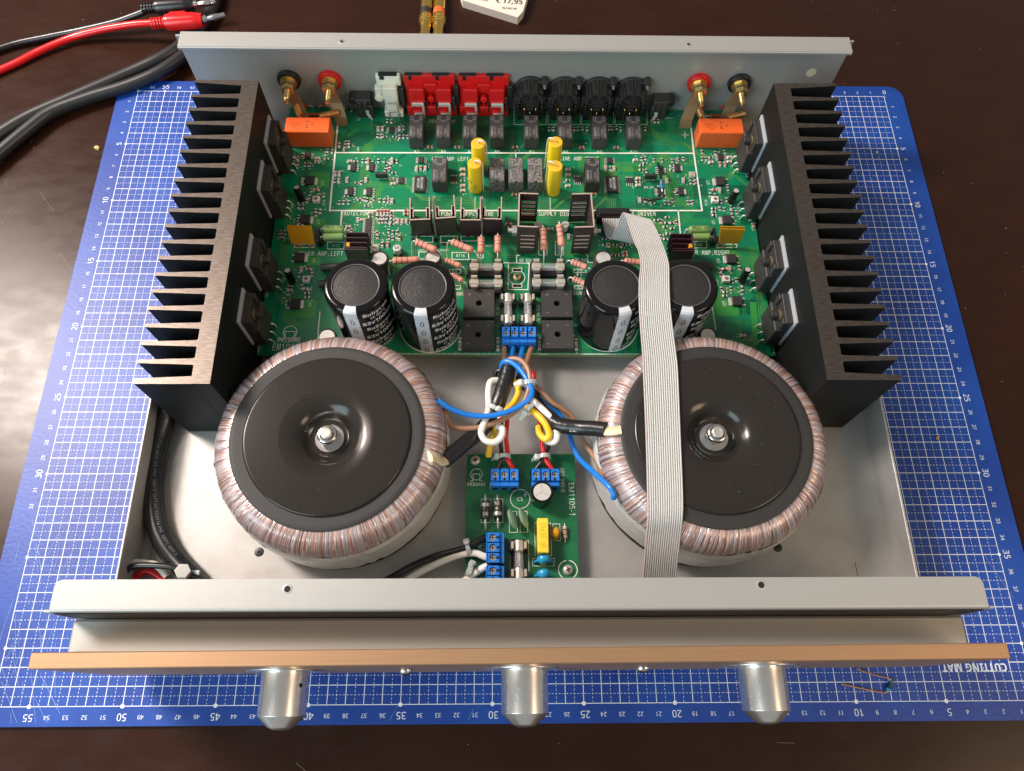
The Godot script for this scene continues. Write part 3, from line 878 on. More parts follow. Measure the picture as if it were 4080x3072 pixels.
# ---------------------------------------------------------------- parts soldered to the main board
func relays() -> void:
	var b := MB.new()
	b.box(V(0, 0.575, 0), V(1.0, 1.13, 2.04), 0.05)
	var mk := MB.new()
	var y := 1.146
	for s in [-1, 1]:
		for i in 3: mk.strip(P(s * 0.26 - 0.09, -0.82 + i * 0.14), P(s * 0.26 + 0.09, -0.82 + i * 0.14), 0.045, y)
		mk.strip(P(s * 0.4, -0.86), P(s * 0.4, -0.5), 0.03, y)
		mk.strip(P(s * 0.3, -0.4), P(s * 0.13, -0.4), 0.03, y)
	mk.outline([P(-0.1, -0.46), P(0.1, -0.46), P(0.1, -0.34), P(-0.1, -0.34)], 0.03, y)
	flat_text(mk, "OMRON", 0.15, P(-0.33, 0.45), y, 90, true)
	flat_text(mk, "G5V-2-H1", 0.13, P(-0.13, 0.42), y, 90)
	flat_text(mk, "24VDC", 0.13, P(0.16, 0.45), y, 90)
	flat_text(mk, "MADE IN JAPAN", 0.1, P(0.33, 0.4), y, 90)
	var notch := MB.new()
	notch.box(V(0.02, 1.1, 0.97), V(0.13, 0.1, 0.12))
	var rel := part("relay", amp, [[b, "relay_case"]], V(-6.87, PCB, -13.7))
	part("printed_marking", rel, [[mk, "relay_print"]])
	part("notch", rel, [[notch, "black_plastic"]])
	var i := 3
	lab(rel, "black relay beside the K3 mark, behind it the first red socket")
	for x in [-5.0, -3.17, -1.31, 1.07, 3.4, 5.79, 8.17]:
		i += 1
		copy(rel, V(x, PCB, -13.74), 0, "black relay in the rear row beside the K%d mark" % i)
	copy(rel, V(-5.16, PCB, -10.05), 0, "black relay standing alone left of the yellow capacitors")
	var r2: MeshInstance3D = copy(rel, V(5.14, PCB, -10.08), -2, "black relay with crisp white print right of the yellow capacitors")
	r2.mesh = mesh_of([[b, "black_case"]])
	var k := 0
	for x in [-1.29, -0.03, 1.27]:
		var o: MeshInstance3D = copy(rel, V(x, PCB, -10.05), 0, "%s of three dusty grey-topped relays side by side" % ["left", "middle", "right"][k])
		o.mesh = mesh_of([[b, "dusty_case"]])
		k += 1
	# orange power relays
	var ob := MB.new()
	ob.box(V(0, 0.78, 0), V(3.0, 1.54, 1.28), 0.05)
	var om := MB.new()
	om.ring(P(0.36, 0.0), 0.09, 0.03, 1.556, 0, TAU, 14)
	om.ring(P(0.0, -0.2), 0.08, 0.045, 1.556, 2.2, 5.8, 10)
	om.outline([P(0.06, 0.04), P(-0.06, 0.04), P(-0.06, 0.26), P(0.08, 0.26)], 0.045, 1.556, false)
	var of := MB.new()
	for q in 3: flat_text(of, ["RT424024", "24VDC 8A", "250V~"][q], 0.12, P(-0.85 + q * 0.1, -0.1 + q * 0.2), 1.556)
	var rl := part("power_relay", amp, [[ob, "orange"]], V(-14.2, PCB, -13.4))
	part("printed_marking", rl, [[om, "ink"], [of, "faint_ink"]])
	lab(rl, "orange power relay beside the left heat sink")
	copy(rl, V(14.12, PCB, -13.55), 0, "orange power relay beside the right heat sink")
	# copper coils behind them
	for L in [[V(-15.18, 3.6, -15.29), V(-14.87, 3.5, -14.52)], [V(-13.59, 3.5, -14.5), V(-12.34, 3.4, -14.96)], [V(12.82, 3.4, -15.56), V(13.04, 3.5, -14.68)], [V(14.7, 3.5, -14.58), V(16.02, 3.3, -15.16)]]:
		var c := MB.new()
		var pts := []
		var a: Vector3 = L[0]
		var e: Vector3 = L[1]
		var f := MB.along(a, e)
		var turns := int(a.distance_to(e) / 0.1)
		for q in turns * 10 + 1: pts.append(f * V(cos(q * TAU / 10) * 0.2, a.distance_to(e) * q / (turns * 10.0), sin(q * TAU / 10) * 0.2))
		c.tube(pts, 0.048, 6, 1)
		part("copper_coil", amp, [[c, "copper"]])

func capacitors() -> void:
	var ang := [["left", -9.32, 0.98, -7.0], ["second", -5.5, 1.08, -2.0], ["third", 5.55, 1.02, 14.0], ["right", 9.6, 0.95, -4.0]]
	var body := MB.new()
	body.lathe([P(0, 0), P(1.84, 0), P(1.85, 0.05), P(1.85, 4.5), P(1.82, 4.66), P(1.72, 4.76), P(1.58, 4.79), P(1.36, 4.79), P(1.33, 4.74)], 72)
	var top := MB.new()
	top.lathe([P(1.33, 4.73), P(1.1, 4.745), P(0.6, 4.79), P(0, 4.81)], 56)
	var rim := MB.new()
	rim.lathe([P(1.37, 4.792), P(1.35, 4.80), P(1.31, 4.78)], 72)
	var st := MB.new()
	var on := func(a: float, y: float, r: float) -> Array: return [V(sin(a) * r, y, cos(a) * r), V(sin(a), 0, cos(a))]
	var hw := 0.21
	for i in 10:
		var a0 := lerpf(-hw, hw, i / 10.0)
		var a1 := lerpf(-hw, hw, (i + 1) / 10.0)
		var pr := [P(1.858, 0.02), P(1.858, 4.5), P(1.828, 4.665), P(1.725, 4.768), P(1.58, 4.798), P(1.4, 4.798)]
		for k in 5:
			var p: Vector2 = pr[k]
			var q: Vector2 = pr[k + 1]
			var nn := V((q.y - p.y), 0, 0)
			st.quad(V(sin(a0) * p.x, p.y, cos(a0) * p.x), V(sin(a1) * p.x, p.y, cos(a1) * p.x), V(sin(a1) * q.x, q.y, cos(a1) * q.x), V(sin(a0) * q.x, q.y, cos(a0) * q.x), V(sin(a0), 0.4, cos(a0)))
	var ar := MB.new()
	var seg := func(a: Vector2, b: Vector2, w: float) -> void:
		var d := (b - a).normalized().orthogonal() * w * 0.5
		var q := []
		for t in [a + d, b + d, b - d, a - d]: q.append(on.call(t.x / 1.86, t.y, 1.864)[0])
		ar.quad(q[0], q[1], q[2], q[3], on.call(a.x / 1.86, 0, 1)[0])
	for i in 4:
		var y := 4.25 - i * 1.12
		seg.call(P(-0.39, y), P(0, y - 0.28), 0.05); seg.call(P(0.39, y), P(0, y - 0.28), 0.05)
		var c := y - 0.62
		for e in [[-0.09, -0.2, 0.09, -0.2], [0.09, -0.2, 0.09, 0.2], [0.09, 0.2, -0.09, 0.2], [-0.09, 0.2, -0.09, -0.2]]: seg.call(P(e[0], c + e[1]), P(e[2], c + e[3]), 0.05)
	var tx := MB.new()
	for i in 3:
		var y := 4.3 - i * 1.62
		for L in [["Rubycon", 0.34, 0.84, 0.0, true], ["CE 105°C", 0.2, 0.86, -0.46, true], ["63v10000µF", 0.36, 0.98, -0.95, true]]:
			put_text(tx, L[0], L[1], func(x, yy): return on.call(L[2] + x * 0.92 / 1.86, y + L[3] + yy, 1.862), L[4])
	for k in ang.size():
		var o: MeshInstance3D
		if k == 0:
			o = part("capacitor", amp, [[body, "sleeve"]], V(ang[k][1], PCB, ang[k][2]), ang[k][3])
			part("top_disc", o, [[top, "cap_top"], [rim, "rim_grey"]])
			part("stripe", o, [[st, "stripe"], [ar, "ink"]])
			part("lettering", o, [[tx, "cap_print"]])
		else: o = copy(amp.get_node("capacitor"), V(ang[k][1], PCB, ang[k][2]), ang[k][3])
		lab(o, ["leftmost big black capacitor, its top dusty grey", "big black capacitor left of the bridge rectifiers", "big black capacitor right of the bridge rectifiers", "rightmost big black capacitor, partly under the ribbon cable"][k])
	# standing yellow film capacitors
	var yb := MB.new()
	yb.lathe([P(0, 0.05), P(0.44, 0.05), P(0.465, 0.1), P(0.465, 2.68), P(0.44, 2.72)], 32)
	var ye := MB.new()
	ye.lathe([P(0.44, 2.72), P(0.4, 2.735), P(0, 2.735)], 32)
	var yw := MB.new()
	yw.tube([V(0.0, 2.7, 0), V(0.03, 2.95, 0), V(0.3, 3.02, 0.02), V(0.52, 2.8, 0.03), V(0.56, 1.6, 0.04), V(0.56, 0.0, 0.04)], 0.045, 8, 5)
	var yt := MB.new()
	put_text(yt, "1.0K", 0.2, func(x, yy): return [V(sin(-yy / 0.47 + 0.25) * 0.47, 0.8 + x, cos(-yy / 0.47 + 0.25) * 0.47), V(sin(-yy / 0.47 + 0.25), 0, cos(-yy / 0.47 + 0.25))])
	put_text(yt, "PMT 160V", 0.2, func(x, yy): return [V(sin(-yy / 0.47 - 0.5) * 0.47, 0.9 + x, cos(-yy / 0.47 - 0.5) * 0.47), V(sin(-yy / 0.47 - 0.5), 0, cos(-yy / 0.47 - 0.5))])
	var names := ["rear yellow film capacitor of the left pair", "front yellow film capacitor of the left pair", "rear yellow film capacitor of the right pair", "front yellow film capacitor of the right pair"]
	var yo: MeshInstance3D
	var at := [[-2.53, -10.9, -8], [-2.74, -9.3, -15], [2.56, -11.05, 172], [2.5, -9.1, 165]]
	for k in 4:
		if k == 0:
			yo = part("film_capacitor", amp, [[yb, "yellow"], [ye, "yellow_end"]], V(at[k][0], PCB, at[k][1]), at[k][2])
			part("wire_lead", yo, [[yw, "tin"]])
			part("printed_marking", yo, [[yt, "ink"]])
			lab(yo, names[0])
		else: copy(yo, V(at[k][0], PCB, at[k][1]), at[k][2], names[k])
	# small electrolytic cans: [x, z, radius, height, sleeve]
	small_can([V(-11.57, 3.5, 2.43)][0], 0.58, 1.2, "black_plastic", true, "black round capacitor with silver vent in front of the leftmost big capacitor")
	small_can([V(11.63, 3.5, 2.27)][0], 0.55, 1.2, "black_plastic", true, "black round capacitor with silver vent right of the rightmost big capacitor")
	small_can([V(-8.69, 3.7, -2.98)][0], 0.55, 1.4, "plum", true, "brown round capacitor behind the leftmost big capacitor")
	small_can([V(-5.35, 3.7, -3.1)][0], 0.55, 1.4, "plum", true, "brown round capacitor behind the second big capacitor")
	small_can([V(5.46, 3.7, -3.07)][0], 0.58, 1.4, "plum", true, "brown round capacitor behind the third big capacitor")
	for q in [V(-9.19, 3, -4.25), V(-7.76, 3, -4.23)] + [V(1.4, 3, -6.08), V(3.2, 3, -6.09)] + [V(-7.75, 3, -4.22)]: small_can(q, 0.26, 0.62, "tin", false, "")
	# leaning blue-black cans near the heat sinks
	for L in [[V(-14.36, 2.5, -1.93), V(-14.42, 3.6, -2.13)], [V(-14.39, 2.5, -8.2), V(-14.51, 3.6, -8.47)], [V(14.53, 2.5, -8.27), V(14.61, 3.6, -8.39)], [V(14.51, 2.5, -2.11), V(14.61, 3.6, -2.31)]]:
		var b := MB.new()
		b.cyl(L[0], L[1], 0.24, 0.24, 20, 0.04)
		var e := MB.new()
		var d: Vector3 = (L[1] - L[0]).normalized()
		e.cyl(L[1] - d * 0.01, L[1] + d * 0.012, 0.18, 0.18, 18)
		var o := part("small_capacitor", amp, [[b, "sleeve"]])
		part("top_disc", o, [[e, "tin"]])
		var sp := MB.new()
		var f := MB.along(L[0], L[1])
		for k in 3:
			var a := 0.9 + k * 0.22
			sp.quad(f * V(cos(a) * 0.245, 0.08, sin(a) * 0.245), f * V(cos(a + 0.22) * 0.245, 0.08, sin(a + 0.22) * 0.245), f * V(cos(a + 0.22) * 0.245, 1.05, sin(a + 0.22) * 0.245), f * V(cos(a) * 0.245, 1.05, sin(a) * 0.245), f.basis * V(cos(a), 0, sin(a)))
		part("stripe", o, [[sp, "stripe"]])

func small_can(p: Vector3, r: float, h: float, m: String, vent: bool, label: String) -> void:
	var y := p.y - h
	var b := MB.new()
	b.lathe([P(r * 0.9, 0.0), P(r, 0.04), P(r, h - 0.1), P(r * 0.96, h - 0.02), P(r * 0.82, h), P(r * 0.78, h - 0.02)], 32)
	var t := MB.new()
	t.lathe([P(r * 0.79, h - 0.022), P(0, h - 0.018)], 28)
	var o := part("round_capacitor", amp, [[b, m]], V(p.x, y, p.z))
	part("top_disc", o, [[t, "can_top"]])
	if label: lab(o, label)
	var g := MB.new()
	if vent:
		for i in 3:
			var a := 0.5 + TAU * i / 3
			g.strip(P(0, 0), P(cos(a), sin(a)) * r * 0.7, 0.035, h - 0.012)
	else:
		flat_text(g, "220", r * 0.5, P(0, 0), h - 0.012)
		var bb := MB.new()
		bb.box(V(0, 0.05, 0), V(r * 2.1, 0.1, r * 2.1), 0.02)
		part("plastic_base", o, [[bb, "black_plastic"]])
	part("vent_groove" if vent else "printed_marking", o, [[g, "dull_steel" if vent else "ink"]])

# resistor between two points with bent leads to the board
func resistor(a: Vector3, b: Vector3, r: float, la: Vector3, lb: Vector3, label := "", body := "pink", bands: Array = ["pink_band", "pink_band", "pink_band", "gold_band"], name_ := "resistor") -> MeshInstance3D:
	var l := a.distance_to(b)
	var f := MB.along(a, b)
	var m := MB.new()
	m.lathe([P(0.06, -0.03), P(r * 0.6, 0), P(r * 1.0, l * 0.05), P(r * 1.03, l * 0.14), P(r * 0.95, l * 0.24), P(r * 0.94, l * 0.76), P(r * 1.03, l * 0.86), P(r * 1.0, l * 0.95), P(r * 0.6, l), P(0.06, l + 0.03)], 24, f)
	var o := part(name_, amp, [[m, body]])
	if label: lab(o, label)
	var at := [0.13, 0.34, 0.55, 0.86]
	for i in bands.size():
		var k := MB.new()
		var rr := r * (1.035 if i in [0, 3] else 0.95)
		k.lathe([P(rr, l * at[i]), P(rr + 0.006, l * at[i] + 0.01), P(rr + 0.006, l * at[i] + 0.04), P(rr, l * at[i] + 0.05)], 24, f)
		part("colour_band", o, [[k, bands[i]]])
	var d := (b - a).normalized()
	for q in [[a, -d, la], [b, d, lb]]:
		var w := MB.new()
		w.tube([q[0], q[0] + q[1] * 0.18, (q[0] + q[1] * 0.3).lerp(q[2], 0.25), q[2]], 0.04, 7, 4)
		part("wire_lead", o, [[w, "tin"]])
	return o

func resistors() -> void:
	var dn := func(v: Vector3, dx := 0.0, dz := 0.0) -> Vector3: return V(v.x + dx, PCB, v.z + dz)
	for L in [
		[[V(-6.42, 4, -4), V(-5.12, 4, -3.38)], 0.235, "long pink resistor in front of the leftmost small heat sink", -0.35, 0.6, 0.35, 0.3],
		[[V(-4.17, 4, -4.03), V(-2.82, 4, -3.37)], 0.235, "long pink resistor in front of the second small heat sink", -0.35, 0.6, 0.35, 0.3],
		[[V(-2.3, 3.5, -4.69), V(-2.32, 3.5, -3.49)], 0.225, "pink resistor pointing forward below the third small heat sink", 0, -0.5, 0, 0.5],
		[[V(-1.24, 3.5, -4.8), V(-1.24, 3.5, -3.56)], 0.225, "pink resistor pointing forward below the fourth small heat sink", 0, -0.5, 0, 0.5],
		[[V(-4.55, 3.4, -3.07), V(-3.58, 3.4, -2.59)], 0.19, "short pink resistor behind the left pair of fuses", -0.3, 0.1, 0.3, 0.2],
		[[V(-4.1, 3.4, -1.97), V(-3.45, 3.4, -1.51)], 0.19, "short pink resistor tucked beside the second big capacitor", -0.3, 0.1, 0.3, 0.2],
		[[V(1.66, 3.9, -5.13), V(1.71, 3.6, -3.69)], 0.235, "left pink resistor between the two brown heat sinks", 0, -0.4, 0, 0.6],
		[[V(2.69, 4.3, -5.16), V(2.84, 3.8, -3.88)], 0.235, "right pink resistor between the two brown heat sinks", 0, -0.4, -0.1, 0.7],
		[[V(3.45, 3.4, -2.98), V(4.45, 3.4, -2.53)], 0.205, "short pink resistor behind the R70 mark", -0.3, 0.0, 0.3, 0.2],
		[[V(3.51, 3.4, -1.73), V(4.33, 3.4, -1.29)], 0.205, "short pink resistor behind the R71 mark", -0.3, 0.0, 0.3, 0.2],
		[[V(6.81, 3.6, -2.91), V(7.93, 3.6, -2.78)], 0.21, "pink resistor mostly hidden under the ribbon cable", -0.3, 0.0, 0.3, 0.1],
		[[V(-7.87, 3.6, -2.85), V(-6.22, 3.6, -2.93)], 0.235, "pink resistor with an ochre end band behind the big capacitors", -0.35, 0.3, 0.3, 0.1]]:
		var a: Vector3 = L[0][0]
		var b: Vector3 = L[0][1]
		resistor(a, b, L[1], dn.call(a, L[3], L[4]), dn.call(b, L[5], L[6]), L[2])
	# green ribbed resistors
	for L in [[V(-12.49, 3.3, -5.42), V(-11.22, 3.3, -5.4), V(-12.53, 3.1, -4.93), V(-11.22, 3.1, -4.98)], [V(11.25, 3.3, -5.48), V(12.56, 3.3, -5.51), V(11.28, 3.1, -5.05), V(12.62, 3.1, -5.08)]]:
		for k in 2:
			var a: Vector3 = L[k * 2]
			var b: Vector3 = L[k * 2 + 1]
			var l := a.distance_to(b)
			var pr := [P(0.05, 0), P(0.2, 0.0), P(0.26, 0.08)]
			for i in 9: pr += [P(0.262, l * 0.12 + l * 0.085 * i), P(0.245, l * 0.12 + l * 0.085 * (i + 0.5))]
			pr += [P(0.26, l - 0.08), P(0.2, l), P(0.05, l)]
			var m := MB.new()
			m.lathe(pr, 20, MB.along(a, b))
			var o := part("green_resistor", amp, [[m, "green_res"]])
			lab(o, "%s green ribbed resistor on the %s" % ["rear" if k == 0 else "front", "left" if a.x < 0 else "right"])
			var t := MB.new()
			flat_text(t, "0R22 5%", 0.19, P((a.x + b.x) / 2, a.z), a.y + 0.268, 0, false, true)
			if k == 0: part("lettering", o, [[t, "ink"]])
			for q in [[a, -1], [b, 1]]:
				var w := MB.new()
				w.tube([q[0], q[0] + V(q[1] * 0.18, 0, 0), V(q[0].x + q[1] * 0.25, PCB, q[0].z)], 0.045, 7, 4)
				part("wire_lead", o, [[w, "tin"]])
	# thin brown resistors by the speaker posts
	for L in [[V(-15.21, 2.7, -16.19), V(-14.73, 2.7, -16.2)], [V(-13.73, 2.7, -16.21), V(-13.49, 2.7, -16.21)], [V(-14.73, 2.6, -15.46), V(-14.02, 2.6, -15.47)], [V(14.64, 2.7, -16.41), V(15.28, 2.7, -16.42)], [V(13.85, 2.6, -15.63), V(14.63, 2.6, -15.64)], [V(13.47, 2.7, -16.4), V(13.66, 2.7, -16.41)]]:
		resistor(L[0], L[1], 0.14, L[0] + V(-0.25, -0.25, 0), L[1] + V(0.25, -0.25, 0), "", "red_chip", ["gold_band", "pink_band"], "small_resistor")
	# axial resistor in black sleeving soldered over the chips
	var s := MB.new()
	s.tube([V(9.73, 2.9, -11.16), V(9.73, 3.3, -10.38), V(9.74, 3.4, -9.4)], 0.085, 8, 4)
	s.tube([V(9.78, 3.3, -8.81), V(9.85, 3.1, -8.51), V(9.68, 2.9, -8.24), V(9.11, 2.75, -8.27), V(8.65, 2.6, -8.49)], 0.085, 8, 4)
	var fb := resistor([V(9.74, 3.4, -9.34)][0], [V(9.73, 3.35, -8.74)][0], 0.13, [V(9.74, 3.4, -9.45)][0], [V(9.76, 3.3, -8.69)][0], "blue resistor with black sleeved legs soldered above the chips", "blue_res", ["ink", "red_chip", "ink"], "sleeved_resistor")
	part("sleeve", fb, [[s, "black_wire"]])
	# grey clamp blocks and folded yellow tape tabs by the green resistors
	for q in [V(-12.89, 2.9, -5.03)] + [V(12.94, 2.9, -5.27)]:
		var b := MB.new()
		b.box(V(0, 0.35, 0), V(0.22, 0.9, 0.9), 0.03); b.box(V(0.16, 0.2, 0.15), V(0.2, 0.5, 0.3), 0.03); b.box(V(-0.16, 0.2, -0.15), V(0.2, 0.5, 0.3), 0.03)
		part("black_clip", amp, [[b, "black_plastic"]], V(q.x, PCB, q.z))
	for s2 in [-1, 1]:
		var b := MB.new()
		var L: Array = [V(-14.63, 4.1, -4.94), V(-13.09, 4.1, -4.87), V(-13.11, 2.75, -4.61), V(-14.61, 2.9, -4.56)] if s2 < 0 else [V(13.08, 4.1, -5.01), V(14.65, 4.1, -4.96), V(14.57, 2.8, -4.76), V(13.21, 2.9, -4.74)]
		for k in 2:
			var off := V(0, -0.02, -0.18) * k
			var a: Vector3 = L[0] + off * 1.2
			var c: Vector3 = L[1] + off * 1.2
			var d: Vector3 = L[2] + off * 0.3
			var e: Vector3 = L[3] + off * 0.3
			var nn := (c - a).cross(e - a).normalized()
			if nn.z < 0: nn = -nn
			var t := nn * 0.05
			for g in [[a, c, d, e, nn], [a - t, c - t, d - t, e - t, -nn]]: b.quad(g[0], g[1], g[2], g[3], g[4])
			b.quad(a, c, c - t, a - t, V(0, 1, 0)); b.quad(c, d, d - t, c - t, V(1, 0, 0)); b.quad(a, e, e - t, a - t, V(-1, 0, 0)); b.quad(d, e, e - t, d - t, V(0, -1, 0))
		var o := part("yellow_fuse", amp, [[b, "ochre"]])
		lab(o, "flat yellow resettable fuse standing by the %s green resistors" % ("left" if s2 < 0 else "right"))
		for x in [0.3, 0.75]:
			var w := MB.new()
			var p: Vector3 = L[3].lerp(L[2], x)
			w.tube([p, V(p.x, PCB, p.z)], 0.05, 6, 2)
			part("pin", o, [[w, "ochre"]])

func small_heatsinks() -> void:
	# four U-shaped sinks in a row: front plate, two side walls, hooked inner walls
	var k := 0
	for d in [[-6.2, -5.5, 2.55, "plum", 3], [-4.55, -5.5, 2.75, "plum", 5], [-2.98, -5.45, 2.6, "purple", 0], [-1.65, -5.5, 2.65, "purple", -1]]:
		var b := MB.new()
		b.box(V(0, 0.88, 0), V(1.3, 1.75, 0.09), 0.02)
		for s in [-1, 1]:
			b.box(V(s * 0.62, 0.88, -0.86), V(0.075, 1.75, 1.7), 0.02)
			b.box(V(s * 0.42, 0.88, -0.55), V(0.06, 1.75, 0.62), 0.015)
			b.box(V(s * 0.5, 0.88, -0.87), V(0.22, 1.75, 0.06), 0.02)
			for i in 5: b.box(V(s * 0.67, 0.25 + i * 0.3, -0.12), V(0.06, 0.05, 0.1))
		var o := part("small_heatsink", amp, [[b, d[3]]], V(d[0], d[2], d[1]), d[4])
		lab(o, ["first", "second", "third", "fourth"][k] + " from the left of four small U-shaped heat sinks")
		var e := MB.new()
		e.box(V(0, 1.757, 0), V(1.3, 0.012, 0.085))
		for s in [-1, 1]: e.box(V(s * 0.62, 1.757, -0.9), V(0.07, 0.012, 1.6)); e.box(V(s * 0.5, 1.757, -0.87), V(0.2, 0.012, 0.055)); e.box(V(s * 0.42, 1.757, -0.5), V(0.055, 0.012, 0.65))
		part("bare_edge", o, [[e, "plum_edge"]])
		var r := MB.new()
		r.box(V(0, 0.7, -0.22), V(0.6, 1.2, 0.3), 0.03)
		for x in [-0.25, 0, 0.25]: r.box(V(x, -0.1, -0.22), V(0.07, 0.5, 0.05))
		part("regulator", o, [[r, "black_case"]])
		var g := MB.new()
		for x in [-0.25, 0.3]: g.box(V(x, -0.06, -0.02), V(0.13, 0.28, 0.09), 0.01)
		part("foot", o, [[g, "black_plastic"]])
		k += 1
	for q in [[-5.36, 4.55], [-2.33, 4.55]]:
		var b := MB.new()
		b.box(V(0, 1.0, 0), V(0.03, 2.0, 1.7)); b.box(V(0.07, 0.95, 0.05), V(0.03, 1.9, 1.6))
		part("insulating_sheet", amp, [[b, "mica"]], V(q[0], PCB + 0.25, -6.2), 2)
	# two C-shaped sinks with slotted arms, open towards each other
	for s in [1, -1]:
		var x0 := 0.03 if s > 0 else 4.72
		var b := MB.new()
		b.box(V(0.045 * s, 1.5, 0), V(0.09, 3.0, 2.55), 0.02)
		var e := MB.new()
		e.box(V(0.045 * s, 3.006, 0), V(0.085, 0.012, 2.5))
		var r := MB.new()
		for zz in [-1.24, 1.24]:
			b.box(V(0.64 * s, 2.72, zz), V(1.22, 0.56, 0.09), 0.015)
			b.box(V(0.64 * s, 0.28, zz), V(1.22, 0.46, 0.09), 0.015)
			b.box(V(1.2 * s, 1.5, zz), V(0.1, 2.1, 0.085)); b.box(V(0.14 * s, 1.5, zz), V(0.2, 2.1, 0.085))
			for i in 5: b.box(V(0.64 * s, 0.62 + i * 0.43, zz - (0.06 if zz < 0 else -0.03)), V(1.1, 0.3, 0.085), 0.02)
			for i in 4: r.box(V(0.66 * s, 0.83 + i * 0.43, zz + 0.07), V(0.9, 0.07, 0.07), 0.015)
			e.box(V(0.64 * s, 3.006, zz), V(1.2, 0.012, 0.085))
		var o := part("regulator_heatsink", amp, [[b, "plum"]], V(x0, 2.5, -5.42), -2 * s)
		lab(o, "brown slotted C-shaped heat sink %s the two pink resistors" % ("left of" if s > 0 else "right of"))
		part("bare_edge", o, [[e, "plum_edge"]])
		part("slot_rib", o, [[r, "plum_edge"]])
		var g := MB.new()
		g.box(V(0.32 * s, 0.7, 0.75), V(0.4, 1.5, 1.0), 0.04)
		g.box(V(0.75 * s, 0.7, 0.75), V(0.5, 1.2, 0.75), 0.04)
		part("regulator", o, [[g, "black_case"]])
		var n := MB.new()
		n.hexnut(V(-0.03 * s, 1.6, 0.6), V(-0.33 * s, 1.6, 0.6), 0.32)
		n.cyl(V(-0.3 * s, 1.6, 0.6), V(-0.6 * s, 1.6, 0.6), 0.14, 0.14, 12)
		n.cyl(V(0.1 * s, 1.75, 0.72), V(0.36 * s, 1.75, 0.72), 0.3, 0.22, 16, 0.05)
		part("nut", o, [[n, "dull_steel"]])
	# slatted sinks behind the outer big capacitors
	for s in [-1, 1]:
		var q: Vector3 = [V(-10.08, 4.4, -3.79)][0] if s < 0 else [V(10.4, 4.4, -3.79)][0]
		var b := MB.new()
		for i in 4: b.box(V(0, 1.3, -0.6 + i * 0.36), V(1.35, 1.5, 0.07), 0.015)
		b.box(V(-0.68 * s * -1, 1.3, 0), V(0.09, 1.5, 1.35), 0.02)
		b.box(V(0, 1.3, 0.62), V(1.4, 1.5, 0.08), 0.02)
		var o := part("slatted_heatsink", amp, [[b, "plum" if s < 0 else "purple"]], V(q.x, PCB, q.z))
		lab(o, "%s slatted heat sink behind the %s big capacitor" % ["dark brown" if s < 0 else "purple", "leftmost" if s < 0 else "rightmost"])
		var e := MB.new()
		e.box(V(0.5 * s, 1.5, 0.3), V(0.2, 1.2, 0.28), 0.02)
		part("fixing_clip", o, [[e, "ochre"]])

func fuses() -> void:
	var k := 0
	for d in [[-1.98, -2.7, 0, "rear of the two crosswise fuses left of the ground screw"], [-1.97, -1.5, 0, "front of the two crosswise fuses left of the ground screw"], [1.98, -2.72, 0, "rear of the two crosswise fuses right of the ground screw"], [1.98, -1.56, 0, "front of the two crosswise fuses right of the ground screw"], [-0.6, 0.35, 90, "left of the two fuses behind the four-way blue terminal"], [0.63, 0.35, 90, "right of the two fuses behind the four-way blue terminal"], [-0.05, 15.7, 90, "fuse on the small front circuit board"]]:
		if k == 0:
			var hb := MB.new()
			hb.box(V(0, 0.12, 0), V(2.3, 0.22, 0.72), 0.03)
			for s in [-1, 1]:
				hb.box(V(s * 0.78, 0.36, -0.42), V(0.6, 0.7, 0.22), 0.05); hb.box(V(s * 0.78, 0.3, 0.42), V(0.6, 0.58, 0.22), 0.05); hb.box(V(s * 1.1, 0.3, 0), V(0.12, 0.58, 0.8), 0.02)
			var o := part("fuse_holder", amp, [[hb, "black_plastic"]], V(d[0], PCB, d[1]), d[2])
			var cap := MB.new()
			for s in [-1, 1]: cap.cyl(V(s * 0.46, 0.75, 0), V(s * 1.04, 0.75, 0), 0.26, 0.26, 24, 0.02)
			part("end_cap", o, [[cap, "fuse_metal"]])
			var gl := MB.new()
			gl.lathe([P(0.235, 0), P(0.235, 0.84)], 24, MB.along(V(-0.42, 0.75, 0), V(0.42, 0.75, 0)))
			part("glass_tube", o, [[gl, "glass"]])
			var w := MB.new()
			w.tube([V(-0.45, 0.72, 0), V(0, 0.78, 0.02), V(0.45, 0.74, 0)], 0.018, 5, 4)
			part("fuse_wire", o, [[w, "tin"]])
			var cl := MB.new()
			for s in [-1, 1]:
				for z in [-1, 1]: cl.box(V(s * 0.75, 0.78, z * 0.31), V(0.4, 0.5, 0.05), 0.015); cl.box(V(s * 0.75, 1.04, z * 0.36), V(0.4, 0.06, 0.14), 0.02)
			part("spring_clip", o, [[cl, "fuse_metal"]])
			lab(o, d[3])
		else:
			var y := PCB if k < 6 else 2.0
			copy(amp.get_node("fuse_holder"), V(d[0], y, d[1]), d[2], d[3])
		k += 1

